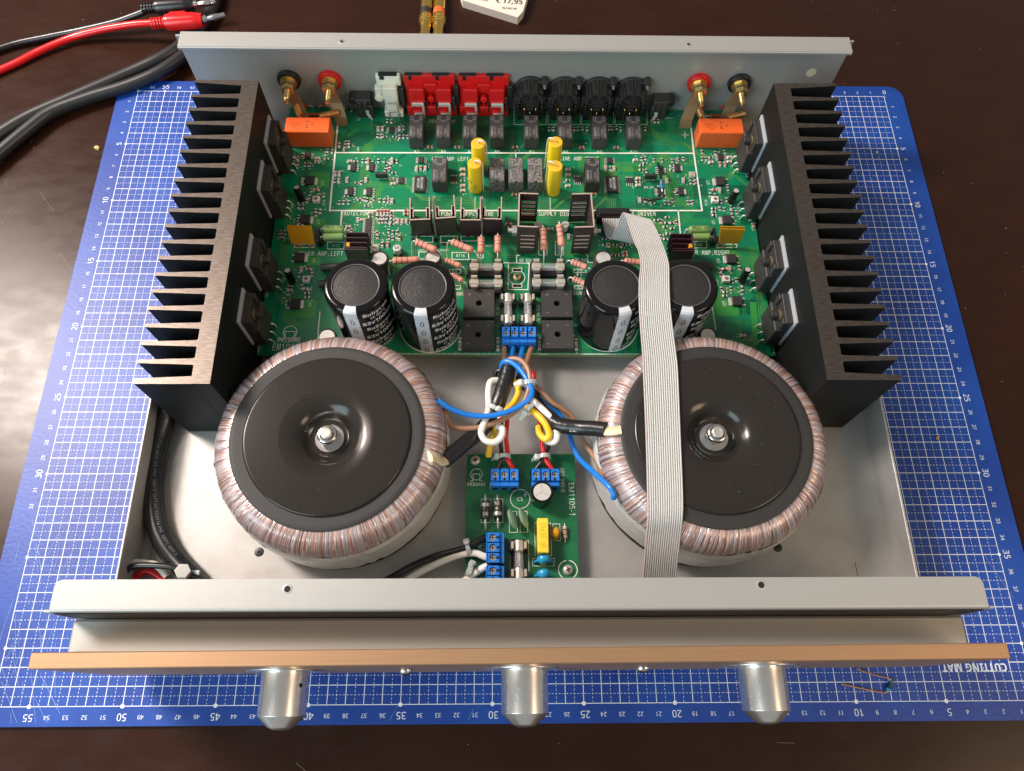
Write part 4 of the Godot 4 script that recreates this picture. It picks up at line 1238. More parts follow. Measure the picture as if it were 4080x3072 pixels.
func rectifiers() -> void:
	var proto: MeshInstance3D
	for d in [[-2.42, -0.17, "rear left"], [-2.44, 2.02, "front left"], [2.47, -0.16, "rear right"], [2.46, 2.0, "front right"]]:
		if proto == null:
			var b := MB.new()
			b.xf = Transform3D(Basis(), V(0, 0.1, 0))
			b.plate(-0.97, 0.97, -0.96, 0.96, 0.0, 0.52, [[0.0, 0.0, 0.2]])
			proto = part("bridge_rectifier", amp, [[b, "black_case"]], V(d[0], PCB, d[1]))
			var h := MB.new()
			h.disc(V(0, 0.2, 0), 0.2)
			part("screw_hole", proto, [[h, "hole"]])
			var t := MB.new()
			flat_text(t, "+", 0.3, P(-0.6, -0.6), 0.626); flat_text(t, "~", 0.3, P(0.62, -0.62), 0.626); flat_text(t, "~", 0.3, P(-0.6, 0.66), 0.626); flat_text(t, "-", 0.3, P(0.62, 0.66), 0.626)
			part("lettering", proto, [[t, "dim_print"]])
			var l := MB.new()
			for q in [[-0.8, -0.8], [0.8, -0.8], [-0.8, 0.8], [0.8, 0.8]]: l.cyl(V(q[0], -0.02, q[1]), V(q[0], 0.12, q[1]), 0.05)
			part("pin", proto, [[l, "tin"]])
			lab(proto, d[2] + " square black bridge rectifier with a central hole")
		else: copy(proto, V(d[0], PCB, d[1]), 0, d[2] + " square black bridge rectifier with a central hole")

# screw terminal of n ways, 0.52 apart, wires entering from the +z side
func terminal(at: Vector3, ways: int, pitch: float, turn: float, label: String, h := 1.15, far := false) -> void:
	var w := ways * pitch
	var o := node("screw_terminal", amp, at, turn)
	lab(o, label)
	for i in ways:
		var x := -w / 2 + pitch * (i + 0.5)
		var b := MB.new()
		b.plate(x - pitch / 2 + 0.004, x + pitch / 2 - 0.004, -0.42, 0.22, h - 0.35, h, [[x, -0.05 if not far else -0.14, 0.19]])
		b.box(V(x, (h - 0.36) / 2, -0.1), V(pitch - 0.008, h - 0.36, 0.64))
		b.box(V(x, h * 0.42, 0.36), V(pitch - 0.008, h * 0.84, 0.27), 0.02)
		b.box(V(x, h * 0.5, -0.46), V(pitch - 0.008, h * 0.9, 0.08), 0.02)
		part("housing", o, [[b, "blue"]])
		var s := MB.new()
		s.cyl(V(x, h - 0.3, -0.05 if not far else -0.14), V(x, h - 0.12, -0.05 if not far else -0.14), 0.185, 0.185, 18, 0.02)
		var k := MB.new()
		k.box(V(x, h - 0.12, -0.05 if not far else -0.14), V(0.26, 0.012, 0.05)); k.box(V(x, h - 0.12, -0.05 if not far else -0.14), V(0.05, 0.014, 0.26))
		part("screw", o, [[s, "dull_steel"], [k, "hole"]])
		var e := MB.new()
		e.disc(V(x, h + 0.002, -0.32 if not far else 0.14), 0.085, 14)
		e.box(V(x, h * 0.3, 0.49), V(pitch * 0.55, h * 0.42, 0.02))
		part("wire_opening", o, [[e, "hole"]])

func sockets() -> void:
	# speaker posts
	var k := 0
	var tx := [-14.85, -12.25, 12.05, 14.75]
	for d in [[-15.45, "black_plastic", "black speaker post at the left end of the rear panel"], [-12.68, "red", "red speaker post left of the white socket"], [12.53, "red", "red speaker post right of the black sockets"], [15.33, "black_plastic", "black speaker post beside the right heat sink"]]:
		var o := node("speaker_post", amp, V(d[0], 5.08, -16.36))
		lab(o, d[2])
		var f := Transform3D(Basis(Vector3.RIGHT, PI / 2), Vector3.ZERO)
		var b := MB.new()
		b.lathe([P(0, 0), P(0.78, 0.0), P(0.8, 0.05), P(0.78, 0.3), P(0.72, 0.36), P(0, 0.36)], 36, f)
		part("collar", o, [[b, d[1]]])
		var w := MB.new()
		w.lathe([P(0, 0.36), P(0.57, 0.36), P(0.57, 0.42), P(0, 0.42)], 30, f)
		part("washer", o, [[w, "brass"]])
		var n := MB.new()
		n.hexnut(V(0, 0, 0.42), V(0, 0, 0.72), 0.5)
		n.hexnut(V(0.02, 0, 0.82), V(0.02, 0, 1.12), 0.46)
		part("nut", o, [[n, "brass"]])
		var s := MB.new()
		var pr := [P(0.2, 0.4)]
		for i in 8: pr += [P(0.22, 1.1 + i * 0.1), P(0.175, 1.15 + i * 0.1)]
		pr += [P(0.14, 1.95), P(0.13, 2.12), P(0, 2.14)]
		s.lathe(pr, 18, f)
		part("threaded_stud", o, [[s, "brass"]])
		var t := MB.new()
		var dx: float = tx[k] - d[0]
		var path := [V(0, 0.35, 0.78), V(0, -0.4, 0.78), V(dx * 0.5, -1.2, 1.0), V(dx, -2.0, 1.5), V(dx, -2.68, 1.7)]
		for i in 4:
			var a: Vector3 = path[i]
			var e: Vector3 = path[i + 1]
			var hw := V(0.42, 0, 0)
			t.quad(a - hw, a + hw, e + hw, e - hw, V(0, 0.2, 1)); t.quad(a - hw - V(0, 0, 0.05), a + hw - V(0, 0, 0.05), e + hw - V(0, 0, 0.05), e - hw - V(0, 0, 0.05), V(0, -0.2, -1))
			t.quad(a + hw, e + hw, e + hw - V(0, 0, 0.05), a + hw - V(0, 0, 0.05), Vector3.RIGHT); t.quad(a - hw, e - hw, e - hw - V(0, 0, 0.05), a - hw - V(0, 0, 0.05), Vector3.LEFT)
		part("brass_strip", o, [[t, "dark_brass"]])
		k += 1
	# red phono socket blocks: two sockets each
	for x in [-5.89, -2.22]:
		var o := node("red_socket_block", amp, V(x, PCB, -16.34))
		lab(o, "%s red double phono socket block" % ("left" if x < -4 else "right"))
		var b := MB.new()
		b.box(V(0, 1.68, 0.16), V(3.44, 3.3, 0.3), 0.05)
		b.box(V(0, 0.45, 0.5), V(3.44, 0.9, 0.5), 0.06)
		b.box(V(0, 2.45, 0.42), V(0.9, 0.7, 0.3), 0.06)
		b.cyl(V(0, 1.55, 0.3), V(0, 1.55, 0.75), 0.27, 0.25, 18, 0.05)
		b.box(V(0, 0.85, 0.45), V(0.12, 1.0, 0.35), 0.03)
		part("housing", o, [[b, "red"]])
		var bs := MB.new()
		bs.box(V(1.78, 1.75, 0.28), V(0.3, 1.7, 0.55), 0.04); bs.box(V(0.33, 0.95, 0.62), V(0.1, 1.0, 0.3)); bs.box(V(-0.33, 0.95, 0.62), V(0.1, 1.0, 0.3))  # outer box is the shell; inner black boxes paint in the dark gaps
		bs.box(V(1.55, 1.2, 0.6), V(0.22, 1.3, 0.4), 0.03)
		part("black_shell_gap", o, [[bs, "black_case"]])
		for s in [-0.92, 0.92]:
			var c := MB.new()
			c.box(V(s, 2.0, 0.55), V(1.02, 1.3, 0.65), 0.07)
			c.box(V(s, 1.0, 0.58), V(0.86, 0.85, 0.6), 0.06)
			c.box(V(s, 0.35, 0.65), V(0.8, 0.6, 0.6), 0.05)
			c.box(V(s - 0.52, 1.2, 0.4), V(0.14, 2.0, 0.5), 0.03)
			part("socket", o, [[c, "red"]])
			var m := MB.new()
			m.box(V(s, 1.36, 0.95), V(0.82, 0.3, 0.16), 0.03)
			m.box(V(s + 0.36, 0.75, 1.0), V(0.16, 1.4, 0.07), 0.015)
			m.box(V(s, 0.52, 1.0), V(0.56, 0.14, 0.1), 0.02); m.box(V(s - 0.26, 0.25, 1.05), V(0.12, 0.5, 0.06), 0.015)
			part("contact", o, [[m, "tin"]])
			var t := MB.new()
			t.box(V(s - 0.15, 3.34, 0.17), V(1.15, 0.07, 0.26), 0.02); t.box(V(s - 0.38, 3.17, 0.32), V(0.22, 0.42, 0.07), 0.02)
			part("black_latch", o, [[t, "black_plastic"]])
	var wo := node("white_socket", amp, V(-8.68, PCB, -16.34))
	lab(wo, "cream white phono socket on the rear panel")
	var wb := MB.new()
	wb.box(V(0, 2.9, 0.2), V(1.65, 0.9, 0.38), 0.06)
	wb.box(V(0.05, 2.2, 0.5), V(1.0, 1.1, 0.75), 0.06)
	wb.box(V(0.05, 1.0, 0.5), V(0.9, 1.6, 0.7), 0.06)
	wb.box(V(0.1, 0.3, 0.55), V(1.3, 0.55, 0.7), 0.05)
	wb.box(V(-0.75, 2.1, 0.35), V(0.5, 0.7, 0.5), 0.06)
	wb.cyl(V(-0.75, 1.75, 0.3), V(-0.75, 1.75, 0.85), 0.3, 0.3, 20, 0.05)
	part("housing", wo, [[wb, "cream"]])
	var wl := MB.new()
	wl.box(V(0, 3.36, 0.2), V(1.25, 0.06, 0.38), 0.02); wl.box(V(-0.4, 3.22, 0.4), V(0.3, 0.34, 0.07), 0.02)
	part("black_latch", wo, [[wl, "black_plastic"]])
	var ws := MB.new()
	ws.box(V(0.82, 1.5, 0.3), V(0.3, 1.8, 0.55), 0.04)
	part("black_shell_gap", wo, [[ws, "black_case"]])
	var wc := MB.new()
	wc.box(V(0.1, 1.45, 0.93), V(0.6, 0.16, 0.1), 0.02); wc.box(V(0.45, 0.7, 1.0), V(0.1, 1.5, 0.06), 0.015); wc.box(V(0.02, 0.6, 0.92), V(0.5, 0.12, 0.1), 0.02); wc.box(V(-0.2, 0.3, 0.95), V(0.1, 0.6, 0.06), 0.015)
	part("contact", wo, [[wc, "dull_steel"]])
	# four round balanced sockets
	var xl: Node3D
	var q := 0
	for x in [0.98, 3.32, 5.66, 7.98]:
		if q == 0:
			xl = node("balanced_socket", amp, V(x, PCB, -16.34))
			var b := MB.new()
			var f := Transform3D(Basis(Vector3.RIGHT, PI / 2), V(0, 2.0, 0))
			b.lathe([P(1.1, 0.0), P(1.12, 0.05), P(1.12, 0.22), P(1.04, 0.26)], 36, f)
			# faceted upper hood, lower and narrower towards the front
			var ang := [-12, 22, 56, 90, 124, 158, 192]
			for i in 6:
				var a0 := deg_to_rad(ang[i] + 1.5)
				var a1 := deg_to_rad(ang[i + 1] - 1.5)
				var q0 := V(cos(a0) * 1.04, 2.0 + sin(a0) * 1.06, 0.1)
				var q1 := V(cos(a1) * 1.04, 2.0 + sin(a1) * 1.06, 0.1)
				var r0 := V(cos(a0) * 0.9, 1.95 + sin(a0) * 0.92, 1.22)
				var r1 := V(cos(a1) * 0.9, 1.95 + sin(a1) * 0.92, 1.22)
				var am := (a0 + a1) / 2
				b.quad(q0, q1, r1, r0, V(cos(am), sin(am), 0.1))
				b.quad(r0, r1, r1 * V(0.82, 1, 1) + V(0, -0.16 * sin(am), 0), r0 * V(0.82, 1, 1) + V(0, -0.16 * sin(am), 0), Vector3.BACK)
				b.quad(r0 * V(0.82, 1, 1) + V(0, -0.16, -0.01), r1 * V(0.82, 1, 1) + V(0, -0.16, -0.01), q1 * V(0.75, 1, 1) + V(0, -0.3, 0.3), q0 * V(0.75, 1, 1) + V(0, -0.3, 0.3), V(-cos(am), -sin(am), 0))
				if i in [1, 4]: b.box(V(cos(am) * 1.02, 1.98 + sin(am) * 1.02, 0.62), V(0.12, 0.12, 1.0), 0.04)
			for x2 in [-0.28, 0.28]: b.box(V(x2, 2.98, 0.66), V(0.05, 0.06, 1.0), 0.02)
			b.box(V(-0.98, 1.5, 0.45), V(0.3, 0.9, 0.85), 0.05); b.box(V(0.98, 1.5, 0.45), V(0.3, 0.9, 0.85), 0.05)
			b.box(V(0, 1.9, 0.66), V(1.5, 1.5, 0.75), 0.06)
			part("shell", xl, [[b, "black_case"]])
			var l := MB.new()
			l.box(V(0, 0.5, 0.55), V(1.7, 1.0, 1.0), 0.06); l.box(V(-0.85, 0.9, 0.5), V(0.3, 1.2, 0.8), 0.05); l.box(V(0.85, 0.9, 0.5), V(0.3, 1.2, 0.8), 0.05)
			l.box(V(-0.55, 1.35, 1.0), V(0.14, 1.0, 0.5), 0.03); l.box(V(0.55, 1.35, 1.0), V(0.14, 1.0, 0.5), 0.03); l.box(V(0, 1.05, 1.05), V(0.5, 0.4, 0.3), 0.04); l.box(V(0, 1.7, 0.95), V(0.7, 0.14, 0.35), 0.03)
			l.box(V(-0.82, 1.2, 1.05), V(0.22, 0.7, 0.3), 0.04); l.box(V(0.82, 1.2, 1.05), V(0.22, 0.7, 0.3), 0.04); l.box(V(-0.25, 2.2, 1.05), V(0.2, 0.3, 0.3), 0.03); l.box(V(0.3, 2.15, 1.05), V(0.24, 0.3, 0.25), 0.03)
			part("lower_body", xl, [[l, "black_plastic"]])
			var e := MB.new()
			e.cyl(V(0.95, 2.85, 0.02), V(0.95, 2.85, 0.55), 0.3, 0.27, 16, 0.04); e.box(V(0.75, 2.7, 0.2), V(0.5, 0.4, 0.38), 0.06)
			part("screw_lug", xl, [[e, "black_case"]])
			var s := MB.new()
			s.cyl(V(0.95, 2.8, 0.55), V(0.95, 2.76, 0.85), 0.12, 0.1, 12, 0.02)
			part("screw", xl, [[s, "steel"]])
			for px in [-0.4, 0.0, 0.4]:
				var g := MB.new()
				g.tube([V(px, 1.35 if px else 0.95, 1.1), V(px, 1.2 if px else 0.9, 1.3), V(px * 1.02, 0.05, 1.36)], 0.04, 6, 4)
				part("pin", xl, [[g, "gold"]])
		else: xl = copy(amp.get_node("balanced_socket"), V(x, PCB, -16.34))
		lab(xl, ["first", "second", "third", "fourth"][q] + " from the left of four round black balanced sockets")
		q += 1
	for d in [[-10.68, "small black jack socket left of the white socket"], [10.2, "small black jack socket right of the round black sockets"]]:
		var o := node("jack_socket", amp, V(d[0], PCB, -16.34))
		lab(o, d[1])
		var s := 1.0 if d[0] < 0 else -1.0
		var b := MB.new()
		b.box(V(0.1 * s, 0.85, 0.5), V(1.05, 1.7, 0.9), 0.05); b.box(V(-0.15 * s, 1.3, 0.95), V(0.3, 0.5, 0.15), 0.03); b.box(V(0.22 * s, 1.1, 1.0), V(0.34, 1.0, 0.15), 0.03); b.box(V(0.55 * s, 0.6, 0.8), V(0.3, 1.2, 0.4), 0.04)
		part("housing", o, [[b, "black_case"]])
		var c := MB.new()
		c.cyl(V(-0.58 * s, 1.5, 0.1), V(-0.58 * s, 1.45, 0.85), 0.32, 0.3, 20, 0.06)
		part("boss", o, [[c, "black_plastic"]])
		var m := MB.new()
		m.box(V(0.3 * s, 0.62, 1.06), V(0.22, 0.5, 0.04), 0.01); m.box(V(0.4 * s, 0.3, 1.1), V(0.2, 0.3, 0.04), 0.01); m.box(V(0.5 * s, 0.1, 1.1), V(0.12, 0.25, 0.04), 0.01)
		part("contact", o, [[m, "tin"]])

# ---------------------------------------------------------------- surface-mounted parts
func chips() -> void:
	var kinds := {"chip_resistor": ["dark_chip", 0.27, 0.15, 0.08], "chip_capacitor": ["tan_chip", 0.31, 0.19, 0.15], "chip_diode": ["red_chip", 0.33, 0.15, 0.15]}
	var meshes := {}
	var dots := MB.new()
	var gold := MB.new()
	for k in kinds:
		var d: Array = kinds[k]
		var b := MB.new()
		b.box(V(0, d[3] / 2, 0), V(d[1] * 0.52, d[3], d[2]), 0.015)
		var e := MB.new()
		for s in [-1, 1]: e.box(V(s * d[1] * 0.385, d[3] / 2, 0), V(d[1] * 0.26, d[3] * 1.06, d[2] * 1.06), 0.015); e.box(V(s * d[1] * 0.56, 0.02, 0), V(d[1] * 0.22, 0.035, d[2] * 1.1), 0.01)
		meshes[k] = mesh_of([[b, d[0]], [e, "tin"]])
	for L in [
		["chip_capacitor", [[-9.67, -14.38, 1], [-9.38, -14.38, 1], [-8.18, -14.39, 1], [-11.43, -11.52, 0], [-8.56, -11.6, 1], [-12.35, -10.48, 1], [-12.07, -10.48, 1], [-12.07, -9.91, 1], [-11.52, -9.97, 1], [-10.23, -9.98, 1], [-8.47, -10.05, 0], [-8.36, -9.66, 0], [-8.37, -8.26, 1], [-6.84, -10.92, 1], [-6.23, -10.98, 1], [-3.66, -10.89, 0], [-3.65, -10.43, 0], [-3.63, -9.52, 0], [-3.63, -9.12, 0], [-7.88, -6.62, 1], [-7.6, -6.62, 1], [-7.33, -6.63, 1], [-10.54, -6.72, 1], [-10.23, -6.72, 0], [-11.13, -6.17, 0], [-13.67, -11.74, 0], [-13.69, -11.45, 0], [-14.51, -9.9, 1], [-9.72, -7.26, 0], [-7.02, -6.65, 1]]],
		["chip_diode", [[-12.27, -12.92, 1], [-10.19, -11.59, 1], [-7.37, -7.44, 0], [-7.36, -7.19, 0], [-9.28, -7.37, 1], [-9.05, -7.38, 1], [-8.82, -7.38, 1], [-8.6, -7.38, 1], [-13.52, -9.12, 0], [-8.8, -4.81, 1], [-7.72, -5.34, 1], [-5.97, -12.8, 0], [-4.08, -12.81, 0], [-0.04, -12.84, 0], [-15.02, -11.73, 1], [-6.54, -10.98, 1]]],
		["chip_resistor", [[-9.68, -13.78, 1], [-9.43, -13.72, 1], [-9.15, -13.7, 0], [-8.48, -13.7, 0], [-7.92, -14.46, 1], [-8.13, -13.73, 1], [-7.88, -13.73, 1], [-11.86, -13.16, 1], [-11.65, -13.17, 1], [-11.87, -12.87, 1], [-11.63, -12.87, 1], [-11.03, -11.53, 0], [-10.57, -11.59, 1], [-9.9, -11.42, 1], [-9.49, -11.6, 1], [-8.97, -11.48, 0], [-8.21, -11.55, 1], [-12.35, -9.91, 1], [-10.81, -9.75, 0], [-8.85, -11.08, 1], [-8.65, -11.17, 1], [-8.98, -10.83, 1], [-8.36, -10.6, 0], [-11.88, -8.13, 1], [-11.6, -8.13, 1], [-11.46, -8.63, 0], [-10.63, -8.47, 0], [-10.52, -8.33, 0], [-10.04, -7.86, 0], [-9.2, -8.31, 1], [-8.88, -8.31, 1], [-8.64, -8.26, 1], [-9.62, -8.42, 1], [-10.07, -8.36, 1], [-3.64, -9.97, 0], [-9.7, -6.99, 0], [-9.3, -6.96, 1], [-9.07, -6.96, 1], [-8.84, -6.96, 1], [-8.62, -6.96, 1], [-9.14, -6.64, 1], [-8.91, -6.64, 1], [-8.69, -6.64, 1], [-8.32, -7.32, 0], [-8.31, -7.05, 0], [-8.29, -6.73, 0], [-8.27, -6.4, 0], [-8.46, -5.87, 1], [-8.19, -5.76, 1], [-8.39, -5.36, 1], [-8.15, -5.29, 1], [-11.2, -5.91, 0], [-14.73, -12.06, 1], [-14.99, -11.36, 1], [-14.51, -11.25, 1], [-14.18, -11.25, 1], [-13.06, -11.74, 0], [-13.06, -12.45, 1], [-13.17, -12.19, 1], [-13.84, -9.11, 1], [-13.29, -8.67, 1], [-13.92, -8.56, 1], [-14.62, -8.22, 1], [-14.35, -8.22, 1], [-14.57, -7.78, 1], [-14.3, -7.76, 1], [-13.41, -7.46, 1], [-13.35, -7.17, 1], [-14.49, -6.96, 1], [-14.48, -6.48, 1], [-15.57, -5.73, 1], [-15.35, -5.51, 1], [-15.54, -5.47, 1], [-15.29, -5.71, 1], [-11.66, -16.08, 1], [-9.09, -15.12, 1]]],
		["chip_diode", [[-0.04, -12.84, 0], [4.61, -12.84, 0], [7.03, -12.86, 0], [13.55, -9.29, 0], [14.17, -11.48, 1], [14.51, -11.48, 1]]],
		["chip_capacitor", [[3.59, -10.94, 0], [3.58, -10.48, 0], [3.54, -9.56, 0], [6.19, -11.13, 1], [6.77, -11.07, 1], [8.31, -11.78, 0], [8.39, -10.22, 0], [8.35, -9.65, 0], [10.35, -10.06, 1], [11.48, -10.07, 1], [12.04, -10.59, 1], [12.25, -10.59, 1], [13.57, -11.62, 0], [14.91, -12.07, 0], [14.86, -11.69, 0], [13.9, -9.29, 1], [8.36, -8.42, 1], [15.85, -6.43, 1]]],
		["chip_resistor", [[2.36, -14.48, 1], [2.7, -14.49, 1], [4.15, -14.5, 1], [4.39, -14.5, 1], [5.07, -14.51, 1], [6.62, -14.58, 1], [6.84, -14.58, 1], [7.45, -14.53, 1], [9.18, -14.54, 1], [9.91, -15.26, 1], [3.56, -10.02, 0], [6.52, -11.07, 1], [8.75, -11.91, 1], [8.96, -11.53, 0], [8.7, -11.32, 0], [8.68, -10.95, 0], [9.59, -11.79, 1], [10.16, -11.8, 1], [10.87, -11.78, 1], [11.28, -11.87, 1], [11.67, -11.93, 1], [10.82, -11.31, 0], [10.78, -10.96, 0], [8.37, -9.94, 0], [11.98, -9.96, 1], [12.21, -9.91, 1], [8.73, -8.42, 1], [9.09, -8.36, 1], [9.66, -9.1, 1], [9.74, -9.47, 1], [10.06, -8.26, 1], [10.58, -8.43, 1], [10.97, -9.1, 0], [11.63, -8.27, 1], [11.86, -8.27, 1], [13.04, -12.53, 1], [12.98, -11.94, 1], [13.24, -11.94, 1], [13.62, -12.06, 0], [13.95, -12.45, 1], [14.64, -12.54, 1], [13.26, -9.2, 1], [13.23, -8.89, 1], [14.5, -9.41, 1], [13.93, -8.34, 1], [14.32, -8.51, 1], [13.34, -7.78, 0], [13.31, -7.48, 0], [13.76, -7.78, 1], [13.33, -7.24, 0], [14.53, -7.9, 1], [14.53, -7.51, 1], [14.54, -7.22, 1], [10.14, -7.05, 0], [9.36, -6.8, 0], [9.62, -6.83, 0], [10.06, -6.61, 0], [10.42, -6.61, 0], [9.94, -6.29, 0], [10.4, -6.18, 0], [9.26, -5.58, 0], [9.63, -5.62, 0], [10.09, -5.75, 0], [10.31, -5.32, 0], [9.88, -5.32, 0]]],
		["chip_resistor", [[5.81, -5.34, 0], [6.06, -5.32, 0], [5.81, -4.86, 0], [6.06, -4.84, 1], [6.26, -4.89, 0], [6.49, -4.87, 0], [6.87, -4.84, 1], [7.12, -4.87, 0], [7.34, -4.9, 0], [6.35, -4.08, 0], [6.57, -4.05, 0]]],
		["chip_diode", [[7.08, -4.27, 0], [7.09, -4.03, 0], [-0.42, -6.17, 0], [-0.53, -6.46, 0], [5.26, -8.91, 0], [-0.13, -8.82, 0]]],
		["chip_capacitor", [[2.27, -6.07, 0], [3.45, -5.49, 1]]],
		["chip_capacitor", [[-13.89, -2.91, 1], [-3.57, 2.16, 1], [-3.56, 2.64, 1], [-1.23, 2.16, 1], [-1.22, 2.69, 1], [-13.46, -1.44, 0]]],
		["chip_resistor", [[-14.58, -1.17, 1], [-14.48, -0.58, 0], [-14.45, -0.27, 0], [-9.15, -5.41, 1], [-9.21, -5.72, 1], [-13.36, -1.17, 0], [-13.33, -0.88, 0], [-14.58, -1.55, 1], [-14.38, -1.53, 1], [-13.76, -1.62, 1], [-14.01, -2.5, 1], [-13.17, -2.55, 1]]],
		["chip_diode", [[-13.41, -2.9, 0], [-8.8, -4.78, 1], [-8.46, -4.83, 1], [-7.71, -5.34, 1]]],
		["chip_capacitor", [[1.36, 2.17, 1], [1.35, 2.64, 1], [3.63, 2.21, 1], [3.63, 2.63, 1], [14.14, 1.81, 0], [13.86, -3.09, 1]]],
		["chip_resistor", [[13.26, -2.93, 1], [13.22, -2.6, 1], [14.53, -3.14, 1], [13.94, -2.12, 1], [14.2, -2.24, 1], [13.17, -1.56, 1], [13.79, -1.59, 1], [13.39, -1.33, 0], [13.35, -1.05, 0], [14.51, -1.9, 1], [14.52, -1.59, 1], [14.46, -1.29, 1], [4.05, -2.57, 0]]],
		["chip_diode", [[13.54, -3.03, 0]]]]:
		var extra := []
		if L[0] == "chip_resistor":
			for i in L[1].size():
				if i % 3 == 0 and L[1].size() > 20: extra.append([L[1][i][0] + rng.randf_range(0.26, 0.34), L[1][i][1] + rng.randf_range(-0.08, 0.08), 1])
		for q in L[1] + extra:
			for i in 3:
				var e := P(q[0] + rng.randf_range(-0.42, 0.42), q[1] + rng.randf_range(-0.42, 0.42))
				if i < 2: dots.disc(V(e.x, PCB + 0.011, e.y), rng.randf_range(0.03, 0.055), 7)
				else: gold.disc(V(e.x, PCB + 0.0115, e.y), rng.randf_range(0.03, 0.05), 7)
			inst(L[0], amp, meshes[L[0]], V(q[0], PCB + 0.01, q[1]), (90.0 if q[2] > 0.5 else 0.0) + rng.randf_range(-3, 3))
	tag(part("solder_points", amp, [[dots, "tin"], [gold, "gold_via"]]), "tiny solder points between the chips of the main board", "", "", "stuff")
	# small black packages with legs: [x, z, turn]
	var ics := {"so8": [0.39, 0.49, 0.15, 4], "so16": [0.39, 1.0, 0.15, 8], "so20": [0.75, 1.28, 0.24, 10]}
	for L in [["so8", [[-8.7, -14.27, 0], [-14.35, -11.97, 0], [-7.82, -9.92, 0], [-6.54, -11.65, 0], [-4.25, -10.08, 90]]], ["so8", [[6.51, -11.71, 0], [4.22, -10.08, 90], [7.77, -10.02, 90], [14.28, -12.04, 0]]], ["so16", [[-9.81, -6.27, 0], [-9.77, -5.28, 0]]], ["so20", [[-6.52, -9.59, 0]]], ["so20", [[6.56, -9.67, 0]]]]:
		var d: Array = ics[L[0]]
		var b := MB.new()
		b.box(V(0, d[2] / 2 + 0.02, 0), V(d[0], d[2], d[1]), 0.03)
		var g := MB.new()
		for i in d[3]:
			var z: float = (i - (d[3] - 1) / 2.0) * 0.127
			for s in [-1, 1]: g.box(V(s * (d[0] / 2 + 0.04), 0.07, z), V(0.1, 0.04, 0.05)); g.box(V(s * (d[0] / 2 + 0.12), 0.02, z), V(0.12, 0.035, 0.055))
		var big: bool = L[0] == "so20"
		var t := MB.new()
		if big: flat_text(t, "LM1972M", 0.16, P(0.12, 0), d[2] + 0.024, 90); flat_text(t, "JM32AB", 0.16, P(-0.12, 0), d[2] + 0.024, 90)
		for q in L[1]:
			var o := part("chip_package", amp, [[b, "black_case"]], V(q[0], PCB, q[1]), q[2])
			part("pins", o, [[g, "tin"]])
			if big: part("lettering", o, [[t, "cap_print"]])
	# power packages with a silver tab: left board tabs point right, right board left
	var pb := MB.new()
	pb.box(V(0, 0.13, 0), V(0.62, 0.23, 0.66), 0.03)
	var pt := MB.new()
	pt.box(V(0.4, 0.05, 0), V(0.2, 0.06, 0.56), 0.01)
	for s in [-0.23, 0.23]: pt.box(V(-0.42, 0.04, s), V(0.28, 0.05, 0.1), 0.01)
	var ptn := MB.new()
	for i in 3: ptn.box(V(0.62, 0.02, -0.2 + i * 0.2), V(0.24, 0.03, 0.06))
	for q in [[-14, -9.84, 0], [-13.99, -6.68, 0]] + [[-14.07, -3.74, 0], [-14, -0.34, 0]] + [[14, -9.97, 180], [14.09, -6.8, 180]] + [[14.02, -3.76, 180], [14.02, -0.62, 180]]:
		var o := part("power_package", amp, [[pb, "black_case"]], V(q[0], PCB, q[1]), q[2])
		part("tab", o, [[pt, "tin"]])
	var sb := MB.new()
	sb.box(V(0, 0.1, 0), V(0.36, 0.17, 0.65), 0.03)
	var sg := MB.new()
	sg.box(V(-0.28, 0.05, 0), V(0.2, 0.05, 0.4), 0.01)
	for i in 4: sg.box(V(0.27, 0.04, -0.24 + i * 0.16), V(0.2, 0.04, 0.07), 0.01)
	for q in [[-11.16, -11.01, 0], [-9.9, -11.01, 0], [-11.21, -9, 0], [-9.95, -8.97, 0]] + [[10, -10.92, 180], [11.15, -11.11, 180], [9.8, -9.1, 180], [11.22, -9.14, 180]]:
		var o := part("small_package", amp, [[sb, "black_case"]], V(q[0], PCB, q[1]), q[2])
		part("tab", o, [[sg, "tin"]])
	var tb := MB.new()
	tb.box(V(0, 0.16, 0), V(0.46, 0.3, 0.42), 0.02)
	var td := MB.new()
	td.cyl(V(0, 0.31, 0), V(0, 0.34, 0), 0.14, 0.13, 16)
	var tl := MB.new()
	tl.box(V(0, 0.342, 0), V(0.22, 0.01, 0.05)); tl.box(V(0, 0.342, 0.05), V(0.05, 0.012, 0.12))
	for q in [[-13.41, -8.25, 0]] + [[-13.45, -2.08, 0]] + [[13.45, -8.39, 0]] + [[13.49, -2.2, 0]]:
		var o := part("trimmer", amp, [[tb, "ceramic"]], V(q[0], PCB, q[1]))
		part("adjuster", o, [[td, "tan_chip"], [tl, "ink"]])
	for q in [V(-9.31, 3, -10.08), V(-8.9, 3, -10.09)] + [V(8.98, 3, -10.1), V(9.38, 3, -10.1)]:
		var b := MB.new()
		var poly := []
		for i in 11: poly.append(P(cos(PI * i / 10) * 0.22, sin(PI * i / 10) * 0.22 - 0.06))
		b.prism(poly, 0.2, 0.6)
		var o := part("transistor", amp, [[b, "black_case"]], V(q.x, PCB, q.z), 180)
		var l := MB.new()
		for x in [-0.12, 0, 0.12]: l.cyl(V(x, 0, 0), V(x, 0.22, 0), 0.025, 0.025, 6)
		part("pin", o, [[l, "tin"]])
	for q in [P(-11.93, -12.51), P(-10.92, -12.54)]: 
		var b := MB.new()
		b.cyl(V(0, 0, 0), V(0, 0.25, 0), 0.1, 0.05, 10)
		part("test_pin", amp, [[b, "tin"]], V(q.x, PCB, q.y))
